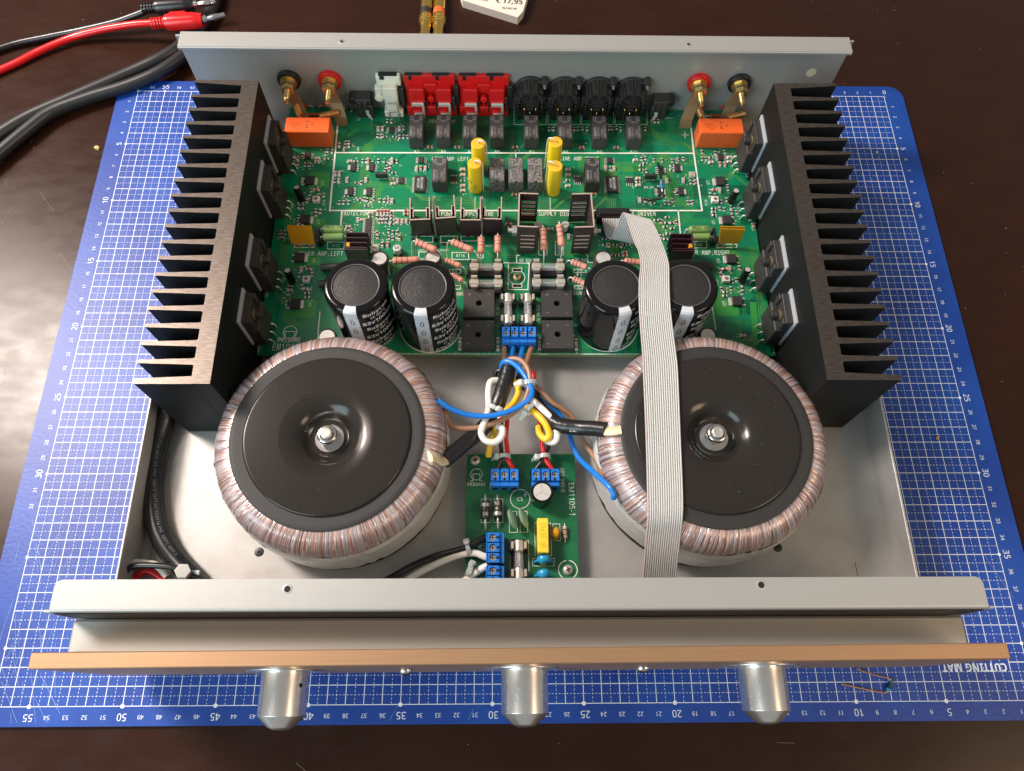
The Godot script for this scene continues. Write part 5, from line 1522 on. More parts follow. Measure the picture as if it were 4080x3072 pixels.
	# grey-sided inductor block and black diode rods behind the outer capacitors
	for L in [[V(-12.57, 2.75, -2.85), V(-11.3, 2.75, -2.97)], [V(11.72, 2.75, -3.1), V(12.69, 2.75, -3.02)], [V(-12.61, 2.75, -1.62), V(-12.14, 2.75, -1.68)]]:
		var b := MB.new()
		b.cyl(L[0], L[1], 0.24, 0.24, 18, 0.03)
		part("black_diode", amp, [[b, "black_case"]])

# ---------------------------------------------------------------- transformers
func transformers() -> void:
	var n := FastNoiseLite.new()
	n.seed = 4
	n.frequency = 1.0
	n.fractal_octaves = 2
	for s in [-1, 1]:
		var o := node("transformer", amp, V(-10.3 if s < 0 else 10.56, 1.1, 9.72 if s < 0 else 9.66))
		lab(o, "%s toroidal transformer with black round cover" % ("left" if s < 0 else "right"))
		var N := 1080
		var pr := [P(4.7, 5.22), P(5.2, 5.24), P(5.55, 5.16), P(5.85, 5.0), P(6.08, 4.75), P(6.24, 4.4), P(6.32, 4.0)]
		var b := MB.new()
		var pts := []
		var cols := []
		for i in N:
			var a := TAU * i / N
			var wire := n.get_noise_2d(a * 62.0, 10.0 * s)
			var fine := sin(a * 330.0 + 3.0 * n.get_noise_1d(a * 9.0))
			var film := n.get_noise_2d(a * 24.0, 55.0 + s)
			var row := []
			var rc := []
			for j in pr.size():
				var sk: float = j * 0.006 * (1.0 + 0.5 * film)
				var d: float = 0.015 * n.get_noise_2d((a + sk) * 62.0, 10.0 * s + j * 0.12) + 0.007 * fine + 0.022 * film
				var k := 0.25 + 0.75 * clampf(j / 2.0, 0, 1)
				row.append(V(cos(a + sk) * (pr[j].x + d * k), pr[j].y + d * k * (1.0 if j < 4 else 0.3), sin(a + sk) * (pr[j].x + d * k)))
				var t := clampf(0.5 + 1.1 * wire + 0.25 * fine, 0, 1)
				var c := Color(0.11, 0.085, 0.09).lerp(Color(0.50, 0.27, 0.20), t)
				if absf(n.get_noise_2d((a - 0.02 * j) * 21.0, 30.0 * s)) < 0.025: c = c.lerp(Color(0.72, 0.68, 0.69), 0.55)
				c = c.lerp(Color(0.43, 0.395, 0.42), clampf(0.38 + 1.2 * film + 0.5 * n.get_noise_2d(a * 26.0, 80.0), 0.05, 0.85))
				rc.append(c)
			pts.append(row); cols.append(rc)
		var nr := []
		for i in N:
			var row := []
			for j in pr.size():
				var tu: Vector3 = pts[(i + 1) % N][j] - pts[(i + N - 1) % N][j]
				var tv: Vector3 = pts[i][mini(j + 1, pr.size() - 1)] - pts[i][maxi(j - 1, 0)]
				var q := tu.cross(tv).normalized()
				if q.dot(V(pts[i][j].x * 0.1, 0.5, pts[i][j].z * 0.1)) < 0: q = -q
				row.append(q)
			nr.append(row)
		for i in N:
			var i2 := (i + 1) % N
			for j in pr.size() - 1:
				b.col = cols[i][j]
				b.tri(pts[i][j], pts[i2][j], pts[i2][j + 1], nr[i][j], nr[i2][j], nr[i2][j + 1])
				b.tri(pts[i][j], pts[i2][j + 1], pts[i][j + 1], nr[i][j], nr[i2][j + 1], nr[i][j + 1])
		part("copper_winding", o, [[b, "winding"]])
		# grey-white tape wrapped round the lower side in overlapping turns
		var t := MB.new()
		var K := 120
		var tp := [P(6.3, 4.15), P(6.4, 3.6), P(6.42, 2.4), P(6.38, 1.2), P(6.15, 0.5), P(5.7, 0.12), P(4.5, 0.05)]
		for i in K:
			var a0 := TAU * i / K
			var a1 := TAU * (i + 1) / K
			var w := 0.05 * n.get_noise_1d((i % K) * 0.9) + (0.02 if (i % K) % 7 < 3 else 0.0)
			var w2 := 0.05 * n.get_noise_1d(((i + 1) % K) * 0.9) + (0.02 if ((i + 1) % K) % 7 < 3 else 0.0)
			var v := 0.55 + 0.12 * n.get_noise_1d(floorf(i / 7.0) * 5.3 + 40.0)
			t.col = Color(v, v, v * 0.97)
			for j in tp.size() - 1:
				var sh0: float = -0.05 * j
				var sh1: float = -0.05 * (j + 1)
				var dip: float = (0.25 * n.get_noise_2d(cos(a0) * 2.0, sin(a0) * 2.0 + 9.0 * s) if j == 0 else 0.0)
				var dip2: float = (0.25 * n.get_noise_2d(cos(a1) * 2.0, sin(a1) * 2.0 + 9.0 * s) if j == 0 else 0.0)
				var p: Vector2 = tp[j] + P(w, dip)
				var q: Vector2 = tp[j + 1] + P(w, 0)
				var p2: Vector2 = tp[j] + P(w2, dip2)
				var q2: Vector2 = tp[j + 1] + P(w2, 0)
				var A := V(cos(a0 + sh0) * p.x, p.y, sin(a0 + sh0) * p.x)
				var B := V(cos(a1 + sh0) * p2.x, p2.y, sin(a1 + sh0) * p2.x)
				var C := V(cos(a1 + sh1) * q2.x, q2.y, sin(a1 + sh1) * q2.x)
				var D := V(cos(a0 + sh1) * q.x, q.y, sin(a0 + sh1) * q.x)
				var m := V(cos(a0), 0.0, sin(a0))
				var h := (C - A).cross(D - B).normalized()
				if h.dot(m) < 0 and j < 5: h = -h
				if j >= 5: h = Vector3.DOWN
				var h0 := h.lerp(V(cos(a0 + sh0), h.y, sin(a0 + sh0)), 0.6).normalized()
				var h1 := h.lerp(V(cos(a1 + sh0), h.y, sin(a1 + sh0)), 0.6).normalized()
				t.tri(A, B, C, h0, h1, h1); t.tri(A, C, D, h0, h1, h0)
		part("tape_wrap", o, [[t, "tape"]])
		var pad := MB.new()
		pad.lathe([P(0, 0.0), P(6.2, 0.0), P(6.2, 0.14), P(0, 0.14)], 60)
		part("base_pad", o, [[pad, "rubber"]])
		var rr := MB.new()
		rr.lathe([P(5.17, 5.18), P(5.19, 5.3), P(5.1, 5.36), P(4.9, 5.365), P(4.2, 5.365)], 96)
		part("rubber_ring", o, [[rr, "rubber"]])
		var d := MB.new()
		d.lathe([P(4.42, 5.375), P(4.46, 5.40), P(4.44, 5.46), P(4.37, 5.495), P(4.33, 5.5), P(4.28, 5.5), P(2.6, 5.5), P(2.45, 5.498), P(2.1, 5.46), P(1.75, 5.36), P(1.45, 5.14), P(1.25, 4.88), P(1.1, 4.72), P(0.95, 4.67), P(0, 4.67)], 96)
		part("cover_plate", o, [[d, "gloss_black"]])
		var nt := MB.new()
		nt.lathe([P(0, 4.67), P(0.78, 4.67), P(0.78, 4.74), P(0, 4.74)], 36)
		nt.hexnut(V(0, 4.74, 0), V(0, 5.26, 0), 0.62)
		nt.lathe([P(0.54, 5.26), P(0.54, 5.42), P(0.47, 5.5), P(0.38, 5.5), P(0.36, 5.42)], 32)
		var nn := part("nut", o, [[nt, "steel"]])
		nn.rotation_degrees.y = 12
		var bo := MB.new()
		bo.lathe([P(0.33, 5.3), P(0.33, 5.6), P(0.28, 5.66), P(0.2, 5.66), P(0.18, 5.63), P(0, 5.63)], 28)
		part("bolt", o, [[bo, "dull_steel"]])
		var dm := MB.new()
		for i in 45:
			var a := rng.randf() * TAU
			var r := rng.randf_range(2.2, 4.45)
			dm.xf = Transform3D(Basis(Vector3.UP, rng.randf() * TAU), V(cos(a) * r, 5.505, sin(a) * r))
			dm.box(V(0, 0, 0), V(rng.randf_range(0.01, 0.04), 0.008, rng.randf_range(0.01, 0.018)))
		tag(part("dust", o, [[dm, "dust"]]), "fine pale dust on the black cover", "", "", "stuff")

# ---------------------------------------------------------------- small board at the front
func small_board() -> void:
	var y := 2.0
	var x0 := -3.05
	var x1 := 3.31
	var z0 := 9.4
	var z1 := 17.4
	var e := MB.new()
	e.box(V((x0 + x1) / 2, y - 0.085, (z0 + z1) / 2), V(x1 - x0, 0.15, z1 - z0))
	var t := MB.new()
	t.quad(V(x0, y, z0), V(x1, y, z0), V(x1, y, z1), V(x0, y, z1), Vector3.UP)
	mat("small_green", Color(1, 1, 1), 0.32, 0.0, tri_opt(12.0, {"albedo_texture": noise(0.008, 3, 61, false, [[0.4, lin(0.007, 0.115, 0.045)], [0.6, lin(0.012, 0.15, 0.06)]])}))
	var o := part("small_circuit_board", amp, [[e, "board_side"], [t, "small_green"]])
	lab(o, "small green circuit board between the two transformers")
	var so := MB.new()
	for q in [[-2.54, 9.8], [2.7, 16.15], [-2.5, 16.9]]: so.cyl(V(q[0], 1.1, q[1]), V(q[0], 1.85, q[1]), 0.3, 0.3, 6)
	part("standoff", o, [[so, "tin"]])
	for q in [V(-2.54, y, 9.8), V(2.7, y, 16.15)]: cross_screw(o, q, 0.3, "dull_steel")
	var s := MB.new()
	var yy := y + 0.012
	for q in [P(-2.46, 10.64)]:
		s.ring(q, 0.34, 0.035, yy); s.outline([q + P(-0.34, 0.4), q + P(-0.2, 0.4), q + P(-0.2, -0.02), q + P(0.2, -0.02), q + P(0.2, 0.4), q + P(0.34, 0.4)], 0.035, yy, false)
	for q in [P(0.07, 12.11)]: s.ring(q, 0.56, 0.035, yy); s.strip(q + P(0.2, -0.25), q + P(0.4, -0.25), 0.03, yy); s.strip(q + P(0.3, -0.36), q + P(0.3, -0.14), 0.03, yy)
	for q in [P(2.69, 16.14)]: s.ring(q, 0.52, 0.05, yy, PI * 0.7, PI * 1.45, 14); s.ring(q, 0.52, 0.05, yy, -PI * 0.45, PI * 0.3, 14)
	for L in [[P(-2.17, 12.11), P(-1.61, 12.11), P(-1.6, 13.47), P(-2.16, 13.47)], [P(-1.47, 12.11), P(-0.92, 12.11), P(-0.92, 13.47), P(-1.46, 13.47)], [P(-0.56, 12.83), P(-0.14, 12.83), P(-0.1, 14.04), P(-0.56, 14.04)], [P(0.07, 12.83), P(0.47, 12.83), P(0.48, 14.03), P(0.05, 14.03)], [P(0.89, 13.51), P(1.79, 13.51), P(1.8, 15.36), P(0.88, 15.36)], [P(1.91, 13.57), P(2.32, 13.57), P(2.32, 14.51), P(1.92, 14.51)], [P(2.5, 13.72), P(2.72, 13.72), P(2.71, 14.38), P(2.47, 14.38)], [P(0.74, 15.51), P(1.95, 15.51), P(1.93, 15.93), P(0.73, 15.92)], [P(-0.56, 14.51), P(0.52, 14.52), P(0.52, 16.43), P(-0.53, 16.42)], [P(-1.66, 11.47), P(-0.01, 11.49), P(-0, 10.32), P(-1.64, 10.32)]]: s.outline(L, 0.03, yy)
	part("silkscreen_lines", o, [[s, "silk"]])
	var T := MB.new()
	for L in [["PRIMARE", 0.19, [P(-2.45, 11.24)], 0], ["001 94V-0", 0.24, [P(2.55, 10.98)], -90], ["EM1105-1", 0.32, [P(3.05, 12.12)], -90], ["C5", 0.21, [P(0.07, 12.12)], 0], ["C8", 0.2, [P(1.34, 15.77)], 0], ["J4", 0.16, [P(-0.81, 10.26)], 0], ["J3", 0.16, [P(1.53, 10.26)], 0], ["SW", 0.2, [P(-2.22, 14.92)], 90], ["1d", 0.2, [P(-1.94, 14.92)], 90]]:
		flat_text(T, L[0], L[1], L[2][0], yy, L[3])
	part("silkscreen_lettering", o, [[T, "silk"]])
	terminal(V(-0.83, y, 11.1), 3, 0.53, 0, "left of two three-way blue screw terminals on the small board", 1.15, true)
	terminal(V(1.5, y, 11.1), 3, 0.53, 0, "right three-way blue screw terminal, behind the small silver-topped capacitor", 1.15, true)
	terminal(V(-1.35, y, 15.1), 3, 0.55, 90, "blue three-way screw terminal at the left edge of the small board", 1.15, true)
	terminal(V(-1.35, y, 16.62), 2, 0.55, 90, "blue two-way screw terminal partly under the front flange", 1.15, true)
	terminal(V(0.06, PCB, 2.25), 4, 0.52, 0, "four-way blue screw terminal at the front edge of the main board", 1.2)
	small_can(V(1.27, 3.4, 12.05), 0.63, 1.4, "sleeve", true, "black capacitor with silver top and vent cross on the small board")
	# diodes
	for L in [[V(-1.93, 2.35, 12.36), V(-1.92, 2.35, 13.35), V(-1.94, 2.1, 11.88), V(-1.9, 2.1, 13.84)], [V(-1.23, 2.35, 12.33), V(-1.21, 2.35, 13.27), V(-1.23, 2.1, 11.9), V(-1.18, 2.1, 13.77)]]:
		var b := MB.new()
		b.cyl(L[0], L[1], 0.26, 0.26, 20, 0.03)
		var left: bool = L[0].x < -1.6
		var d := part("diode", amp, [[b, "black_case"]])
		lab(d, "%s of two black diodes on the small board" % ("left" if left else "right"))
		var k := MB.new()
		var f := MB.along(L[0], L[1])
		var l: float = L[0].distance_to(L[1])
		var p0 := 0.1 if left else l - 0.3
		k.lathe([P(0.262, p0), P(0.266, p0 + 0.01), P(0.266, p0 + 0.19), P(0.262, p0 + 0.2)], 20, f)
		part("cathode_band", d, [[k, "dull_steel"]])
		var tx := MB.new()
		var m: Vector3 = (L[0] + L[1]) / 2
		if left: flat_text(tx, "7", 0.2, P(m.x - 0.08, m.z - 0.1), m.y + 0.266); flat_text(tx, "06", 0.2, P(m.x + 0.02, m.z + 0.25), m.y + 0.266)
		else: flat_text(tx, "NI", 0.2, P(m.x - 0.05, m.z - 0.3), m.y + 0.266); flat_text(tx, "+", 0.3, P(m.x - 0.05, m.z), m.y + 0.266)
		part("printed_marking", d, [[tx, "silk"]])
		for q in [[L[0], L[2], -1], [L[1], L[3], 1]]:
			var w := MB.new()
			w.tube([q[0], V(q[0].x, q[0].y, q[0].z + q[2] * 0.22), q[1], V(q[1].x, 1.95, q[1].z + q[2] * 0.03)], 0.06, 8, 4)
			part("wire_lead", d, [[w, "tin"]])
	# green disc capacitors leaning to the right
	for L in [[V(-0.39, 2.55, 13.42)], [V(0.23, 2.55, 13.35)]]:
		var b := MB.new()
		var q: Vector3 = L[0]
		b.lathe([P(0, -0.17), P(0.3, -0.15), P(0.52, -0.09), P(0.6, 0.0), P(0.52, 0.09), P(0.3, 0.15), P(0, 0.17)], 28, Transform3D(Basis(Vector3.UP, 0.3) * Basis(Vector3.BACK, -PI / 2 + 0.3), V(q.x, 2.65, q.z)))
		var d := part("disc_capacitor", amp, [[b, "green_disc"]])
		lab(d, "%s of two green disc capacitors" % ("left" if q.x < 0 else "right"))
		for zz in [-0.25, 0.25]:
			var w := MB.new()
			w.tube([V(q.x + 0.15, 2.3, q.z + zz), V(q.x + 0.18, 1.95, q.z + zz)], 0.035, 6, 2)
			part("wire_lead", d, [[w, "tin"]])
	var yb := MB.new()
	yb.box(V(0, 0.56, 0), V(0.62, 1.1, 1.92), 0.05)
	var yl := MB.new()
	flat_text(yl, "JF  JEFU", 0.3, P(0.02, 0), 1.112, 90, false)
	var yo := part("box_capacitor", amp, [[yb, "yellow_box"]], V(1.29, y, 14.43))
	lab(yo, "bright yellow rectangular capacitor on the small board")
	part("embossed_lettering", yo, [[yl, "ochre"]])
	for L in [[[V(2.03, 2.4, 14.14)], "ochre", 0.22, 0.34, "ochre drop capacitor beside the yellow box"], [[V(1.33, 2.6, 15.64)], "blue_disc", 0.4, 0.24, "rear small blue disc capacitor"], [[V(1.31, 2.6, 16.43)], "blue_disc", 0.4, 0.24, "front small blue disc capacitor, half under the flange"]]:
		var q: Vector3 = L[0][0]
		var b := MB.new()
		var prof := []
		for i in 13: prof.append(P(sin(PI * i / 12) * 1.0, -cos(PI * i / 12)))
		b.lathe(prof, 24, Transform3D(Basis(V(L[2], 0, 0), V(0, 0.36, 0), V(0, 0, L[3])), V(q.x, q.y, q.z)))
		var d := part("drop_capacitor", amp, [[b, L[1]]])
		lab(d, L[4])
		for k in [-1, 1]:
			var w := MB.new()
			var dx: float = k * 0.3 if L[2] > 0.3 else 0.0
			var dz: float = 0.0 if L[2] > 0.3 else k * 0.25
			w.tube([V(q.x + dx * 0.8, q.y - 0.12, q.z + dz * 0.8 + 0.05), V(q.x + dx * 1.5, q.y - 0.3, q.z + dz + 0.08), V(q.x + dx * 1.6, y, q.z + dz + 0.1)], 0.07, 7, 3)
			part("wire_lead", d, [[w, L[1]]])
	for q in [V(2.59, 2.15, 14.09)]:
		var m := MB.new()
		m.lathe([P(0.05, 0), P(0.12, 0.02), P(0.14, 0.1), P(0.12, 0.18), P(0.12, 0.48), P(0.14, 0.56), P(0.12, 0.64), P(0.05, 0.66)], 18, MB.along(V(q.x, q.y, q.z - 0.33), V(q.x, q.y, q.z + 0.33)))
		var d := part("small_resistor", amp, [[m, "tan_chip"]])
		lab(d, "small grey-brown resistor right of the ochre drop capacitor")
		for k in 3:
			var c := MB.new()
			c.lathe([P(0.125, 0.14 + k * 0.14), P(0.132, 0.15 + k * 0.14), P(0.132, 0.19 + k * 0.14), P(0.125, 0.2 + k * 0.14)], 18, MB.along(V(q.x, q.y, q.z - 0.33), V(q.x, q.y, q.z + 0.33)))
			part("colour_band", d, [[c, ["ink", "red_chip", "pink_band"][k]]])
		var w := MB.new()
		w.tube([V(q.x, 1.98, q.z - 0.56), V(q.x, q.y, q.z - 0.42), V(q.x, q.y, q.z + 0.42), V(q.x, 1.98, q.z + 0.56)], 0.03, 6, 4)
		part("wire_lead", d, [[w, "tin"]])

# ---------------------------------------------------------------- wires
func wire(called: String, pts: Array, r: float, m: String, label: String, flat := 1.0) -> MeshInstance3D:
	var b := MB.new()
	b.tube(pts, r, 14, 8, flat)
	var o := part(called, amp, [[b, m]])
	if label: lab(o, label)
	return o

func tie(parent: Node3D, c: Vector3, along_: Vector3, r: float, head: Vector3) -> void:
	var t := along_.normalized()
	var hd := (head - t * head.dot(t)).normalized()
	var sd := t.cross(hd).normalized()
	var b := MB.new()
	var pts := []
	for i in 21:
		var a := TAU * i / 20.0
		pts.append(c + (hd * cos(a) + sd * sin(a)) * r)
	var w := t * 0.12
	for i in 20:
		var nn: Vector3 = ((pts[i] + pts[i + 1]) / 2 - c).normalized()
		b.quad(pts[i] - w, pts[i] + w, pts[i + 1] + w, pts[i + 1] - w, nn)
		b.quad(pts[i] - w + nn * 0.05, pts[i] + w + nn * 0.05, pts[i + 1] + w + nn * 0.05, pts[i + 1] - w + nn * 0.05, nn)
		b.quad(pts[i] + w, pts[i] + w + nn * 0.05, pts[i + 1] + w + nn * 0.05, pts[i + 1] + w, t)
		b.quad(pts[i] - w, pts[i] - w + nn * 0.05, pts[i + 1] - w + nn * 0.05, pts[i + 1] - w, -t)
	b.xf = Transform3D(Basis(t, hd, sd), c + hd * (r + 0.12) + sd * 0.08)
	b.box(V(0, 0.02, 0), V(0.34, 0.26, 0.34), 0.04)
	b.box(V(0, 0.1, 0.3), V(0.2, 0.06, 0.4), 0.015)
	part("cable_tie", parent, [[b, "nylon"]])

func wires() -> void:
	var o: MeshInstance3D
	wire("wire", [V(-4.49, 5.9, 7.54), V(-3.72, 5.5, 7.93), V(-2.67, 5.2, 8.16), V(-1.45, 5.2, 8.16), V(-0.24, 5.3, 7.79), V(0.53, 5.4, 7.26), V(0.71, 5.3, 6.68), V(0.44, 5.1, 5.93), V(0.02, 5, 5.21), V(-0.48, 4.9, 4.75), V(-0.88, 4.7, 4.66), V(-0.99, 4.2, 4.85), V(-0.75, 3.7, 5.07)], 0.155, "blue_wire", "blue wire sweeping from the left transformer")
	o = wire("wire", [V(-4.16, 5.2, 7.72), V(-4.13, 4.9, 8.09), V(-3.82, 4.7, 8.59), V(-3.06, 4.6, 8.73), V(-1.91, 4.7, 8.59), V(-0.69, 4.8, 8.1), V(0.23, 5, 7.31), V(0.59, 5.1, 6.27), V(0.53, 5.1, 5.34), V(0.11, 5, 4.69), V(-0.44, 4.8, 4.51), V(-0.83, 4.5, 4.68), V(-0.91, 4, 4.94)], 0.155, "brown_wire", "brown wire running beside the blue one from the left transformer")
	tie(o, [V(0.55, 4.9, 6.06)][0], V(0.1, -0.2, 1), 0.42, V(-0.8, 0.7, 0.1))
	wire("wire", [V(-0.82, 2.85, 2.79), V(-0.85, 2.9, 3.73), V(-0.79, 3.4, 4.76), V(-0.48, 4, 5.81)], 0.15, "brown_wire", "brown wire entering the left hole of the four-way terminal")
	wire("wire", [V(-0.28, 2.85, 2.79), V(-0.39, 2.9, 3.54), V(-0.46, 3.4, 4.67), V(-0.27, 3.9, 5.76)], 0.15, "blue_wire", "blue wire entering the second hole of the four-way terminal")
	wire("wire", [V(0.31, 2.85, 2.78), V(0.15, 3, 3.64), V(0.03, 3.4, 4.67), V(0.31, 4.2, 5.8), V(0.81, 4.4, 6.48), V(1.51, 4.2, 7.08), V(2.31, 3.9, 7.59), V(2.84, 3.7, 8.48), V(3.04, 3.7, 9.38), V(3.37, 4, 10.29), V(3.87, 4.7, 11.13), V(4.34, 5.4, 11.87), V(4.7, 5.8, 12.43), V(4.9, 5.8, 12.83), V(4.91, 5.6, 13)], 0.155, "blue_wire", "blue wire running to the front of the right transformer")
	wire("wire", [V(0.84, 2.85, 2.78), V(0.54, 3, 3.82), V(0.35, 3.4, 4.67), V(0.51, 4.2, 5.72), V(1.2, 4.5, 6.35), V(1.89, 4.4, 7.07), V(2.52, 4.2, 7.41), V(3.07, 4, 7.84), V(3.52, 3.8, 8.93), V(3.93, 4, 9.72), V(4.3, 4.4, 10.57), V(4.43, 4.9, 11.26), V(4.44, 5.2, 11.81)], 0.155, "brown_wire", "brown wire running to the right transformer behind the blue one")
	o = wire("sleeved_bundle", [V(-0.56, 4.4, 4.77), V(-0.84, 4.4, 5.89), V(-1.15, 4.4, 6.91), V(-1.5, 4.2, 7.75), V(-2.15, 4.1, 8.62), V(-3.05, 4.5, 9.56), V(-4.1, 5.3, 10.8)], 0.45, "shrink", "thick black sleeved bundle from the left transformer", 1.0)
	var c := MB.new()
	c.tube([V(-3.9, 5.1, 10.54), V(-4.3, 5.5, 10.86), V(-4.56, 6, 10.83), V(-4.85, 6.35, 10.9)], 0.4, 12, 5, 0.5)
	part("cream_tape", o, [[c, "cream_tape"]])
	tie(o, [V(-1.44, 4.4, 7.51)][0], [V(-1.15, 4.4, 6.91)][0] - [V(-1.77, 4.3, 8.12)][0], 0.5, V(0.4, 1, 0.3))
	o = wire("sleeved_bundle", [V(4.69, 6, 9.3), V(4.08, 5.6, 9.08), V(3.38, 5.2, 8.89), V(2.65, 5, 8.74), V(2.06, 4.8, 8.5), V(1.41, 4.4, 7.74), V(0.93, 4.2, 6.91), V(0.67, 4.1, 6.02), V(-0.03, 3.8, 5.46)], 0.43, "shrink", "thick black sleeved bundle from the right transformer")
	c = MB.new()
	c.tube([V(4.35, 5.8, 9.18), V(4.68, 6.1, 9.4), V(5.01, 6.3, 9.47), V(5.44, 6.42, 9.44)], 0.3, 12, 5, 0.4)
	part("cream_tape", o, [[c, "cream_tape"]])
	var tx := MB.new()
	for q in [V(2.99, 5.15, 9.27)]: flat_text(tx, "2386", 0.18, P(q.x, q.z - 0.15), 5.4, -4)
	part("lettering", o, [[tx, "cap_print"]])
	o = wire("wire", [V(-0.28, 4.2, 5.63), V(-0.01, 4.4, 6.31), V(-0.29, 4.4, 7.07), V(-0.68, 4.4, 7.49), V(-1.15, 4.3, 8.12), V(-1.46, 3.9, 8.8), V(-1.68, 3.4, 9.36), V(-1.76, 3, 9.85)], 0.19, "yellow_wire", "yellow wire with a capped end above the small board")
	wire("wire", [V(-1.23, 4.4, 5.68), V(-1.64, 4.6, 5.87), V(-1.76, 4.6, 6.48), V(-1.75, 4.6, 7.57), V(-1.99, 4.8, 8.46), V(-2.15, 4.8, 9.03), V(-1.91, 4.7, 9.46), V(-1.41, 4.6, 9.53), V(-1.01, 4.6, 9.2), V(-0.96, 4.5, 8.68), V(-1.26, 4.2, 8.45)], 0.185, "white_wire", "white wire looped beside the left black bundle")
	o = wire("wire", [V(0.64, 4.5, 6.86), V(1.16, 4.8, 7.48), V(1.79, 4.9, 8.25), V(2.09, 4.8, 8.95), V(2.01, 4.6, 9.44), V(1.67, 4.5, 9.49), V(1.32, 4.4, 9.17), V(1.09, 4.2, 8.74)], 0.185, "white_wire", "white wire looped in front of the right black bundle")
	tx = MB.new()
	for q in [V(1.41, 5, 8.05), V(2.05, 5, 9.02)]: flat_text(tx, "FT-Q" if q.x < 4.3 else "E344", 0.13, P(q.x, q.z), q.y + 0.03, -48 if q.x < 4.3 else -80)
	part("lettering", o, [[tx, "ink"]])
	tie(o, [V(0.64, 4.4, 7.49)][0], V(1, 0, 0.9), 0.45, V(-0.6, 0.8, 0.6))
	wire("wire", [V(0.45, 4.4, 7.32), V(0.97, 4.7, 7.89), V(1.48, 4.9, 8.62), V(1.65, 4.8, 9.19), V(1.43, 4.7, 9.38), V(1.15, 4.5, 9), V(1.1, 4.2, 8.49)], 0.19, "yellow_wire", "yellow wire looped inside the right white wire")
	o = wire("wire", [V(-0.88, 4, 7.25), V(-0.68, 3.5, 7.82), V(-0.74, 3, 8.57), V(-0.67, 2.8, 9.33), V(-0.61, 2.75, 10.02), V(-0.32, 2.65, 10.48)], 0.135, "red_wire", "red wire entering the left three-way terminal")
	tie(o, [V(-0.83, 2.75, 9.83)][0], V(0, 0.1, 1), 0.32, V(-1, 0.4, 0))
	wire("wire", [V(-1.11, 3.9, 7.22), V(-1.01, 3.4, 8.04), V(-1.05, 2.9, 8.95), V(-1.01, 2.7, 9.8), V(-1.26, 2.6, 10.5)], 0.125, "black_wire", "black wire entering the left three-way terminal")
	o = wire("wire", [V(0.98, 4, 6.92), V(1.25, 3.5, 8.32), V(1.39, 2.9, 9.37), V(1.57, 2.75, 9.98), V(1.92, 2.65, 10.52)], 0.14, "red_wire", "red wire entering the right three-way terminal")
	tie(o, [V(1.47, 2.75, 9.83)][0], V(0.1, 0.1, 1), 0.32, V(-1, 0.4, 0))
	wire("wire", [V(1.59, 3.8, 8.02), V(1.72, 3.2, 9.13), V(1.58, 2.75, 9.57), V(1.25, 2.7, 10.13), V(0.99, 2.6, 10.5)], 0.125, "black_wire", "black wire entering the right three-way terminal")
	wire("wire", [V(-0.83, 3.8, 4.85), V(-1.31, 3.6, 4.76), V(-1.35, 3.4, 5.2), V(-1.15, 3.4, 5.9), V(-1.39, 3.6, 7.1)], 0.14, "black_wire", "black wire curled behind the left black bundle")
	wire("wire", [V(0.81, 3.2, 4.63), V(0.93, 3.2, 4.94), V(0.88, 3.2, 5.47)], 0.15, "red_wire", "short red wire showing behind the cable tie")
	# mains leads to the small board
	o = wire("wire", [V(-1.69, 2.5, 14.33), V(-2.14, 2.6, 14.58), V(-3.04, 2.55, 15.04), V(-4.65, 2.3, 15.42), V(-5.98, 1.9, 15.89), V(-6.9, 1.6, 16.34), V(-7.99, 1.5, 16.92)], 0.2, "black_wire", "thick black lead entering the blue terminal of the small board")
	tie(o, [V(-2.86, 2.5, 15.08)][0], V(1, 0, -0.25), 0.36, V(-0.2, 0.5, -0.8))
	o = wire("wire", [V(-1.63, 2.5, 15.56), V(-1.93, 2.6, 15.5), V(-2.58, 2.55, 15.29), V(-3.64, 2.4, 15.44), V(-5.16, 2, 16.04), V(-6.18, 1.6, 16.54), V(-6.83, 1.5, 17.02)], 0.2, "white_wire", "rear thick white lead entering the blue terminal of the small board")
	wire("wire", [V(-1.63, 2.5, 16.01), V(-1.92, 2.6, 16.07), V(-2.42, 2.4, 16.33), V(-3.03, 2, 16.71), V(-3.89, 1.7, 17.16)], 0.2, "white_wire", "front thick white lead disappearing under the front flange")
	tie(o, [V(-2.75, 2.4, 16.18)][0], V(1, 0, 0.5), 0.33, V(-0.2, 0.5, -0.8))
	# mains cord along the left wall
	var cord: Array = [V(-20.81, 2.4, 6.11), V(-21.02, 2, 6.94), V(-21.3, 1.75, 8.3), V(-21.38, 1.65, 9.85), V(-21.23, 1.65, 11.24), V(-20.97, 1.65, 12.45), V(-20.57, 1.65, 13.64), V(-19.96, 1.65, 14.65), V(-19.26, 1.65, 15.44), V(-18.46, 1.7, 16.16), V(-17.59, 1.8, 16.94), V(-16.64, 1.8, 17.76)]
	o = wire("mains_cord", cord, 0.58, "black_wire", "thick black mains cord along the left wall of the case")
	tx = MB.new()
	text_on_path(tx, "LONGWELL CSA NOT HS PVC 105°C OFT.", 0.15, MB.smooth(cord.slice(1, 6), 8), 0.28, 0.44)
	text_on_path(tx, "AU E59116 PVC 105°C OFT-1", 0.15, MB.smooth(cord.slice(5, 9), 8), 0.28, 0.44)
	part("lettering", o, [[tx, "cord_print"]])
	o = wire("wire", [V(-17.1, 2.1, 16.71), V(-18.07, 2.3, 16.32), V(-19.12, 2.4, 15.99), V(-20.53, 2.4, 15.88), V(-21.28, 2.4, 15.98), V(-21.65, 2.3, 16.31), V(-21.55, 2.2, 16.71), V(-20.79, 2.1, 17.1)], 0.17, "black_wire", "black wire looped round by the front left corner")
	var n := MB.new()
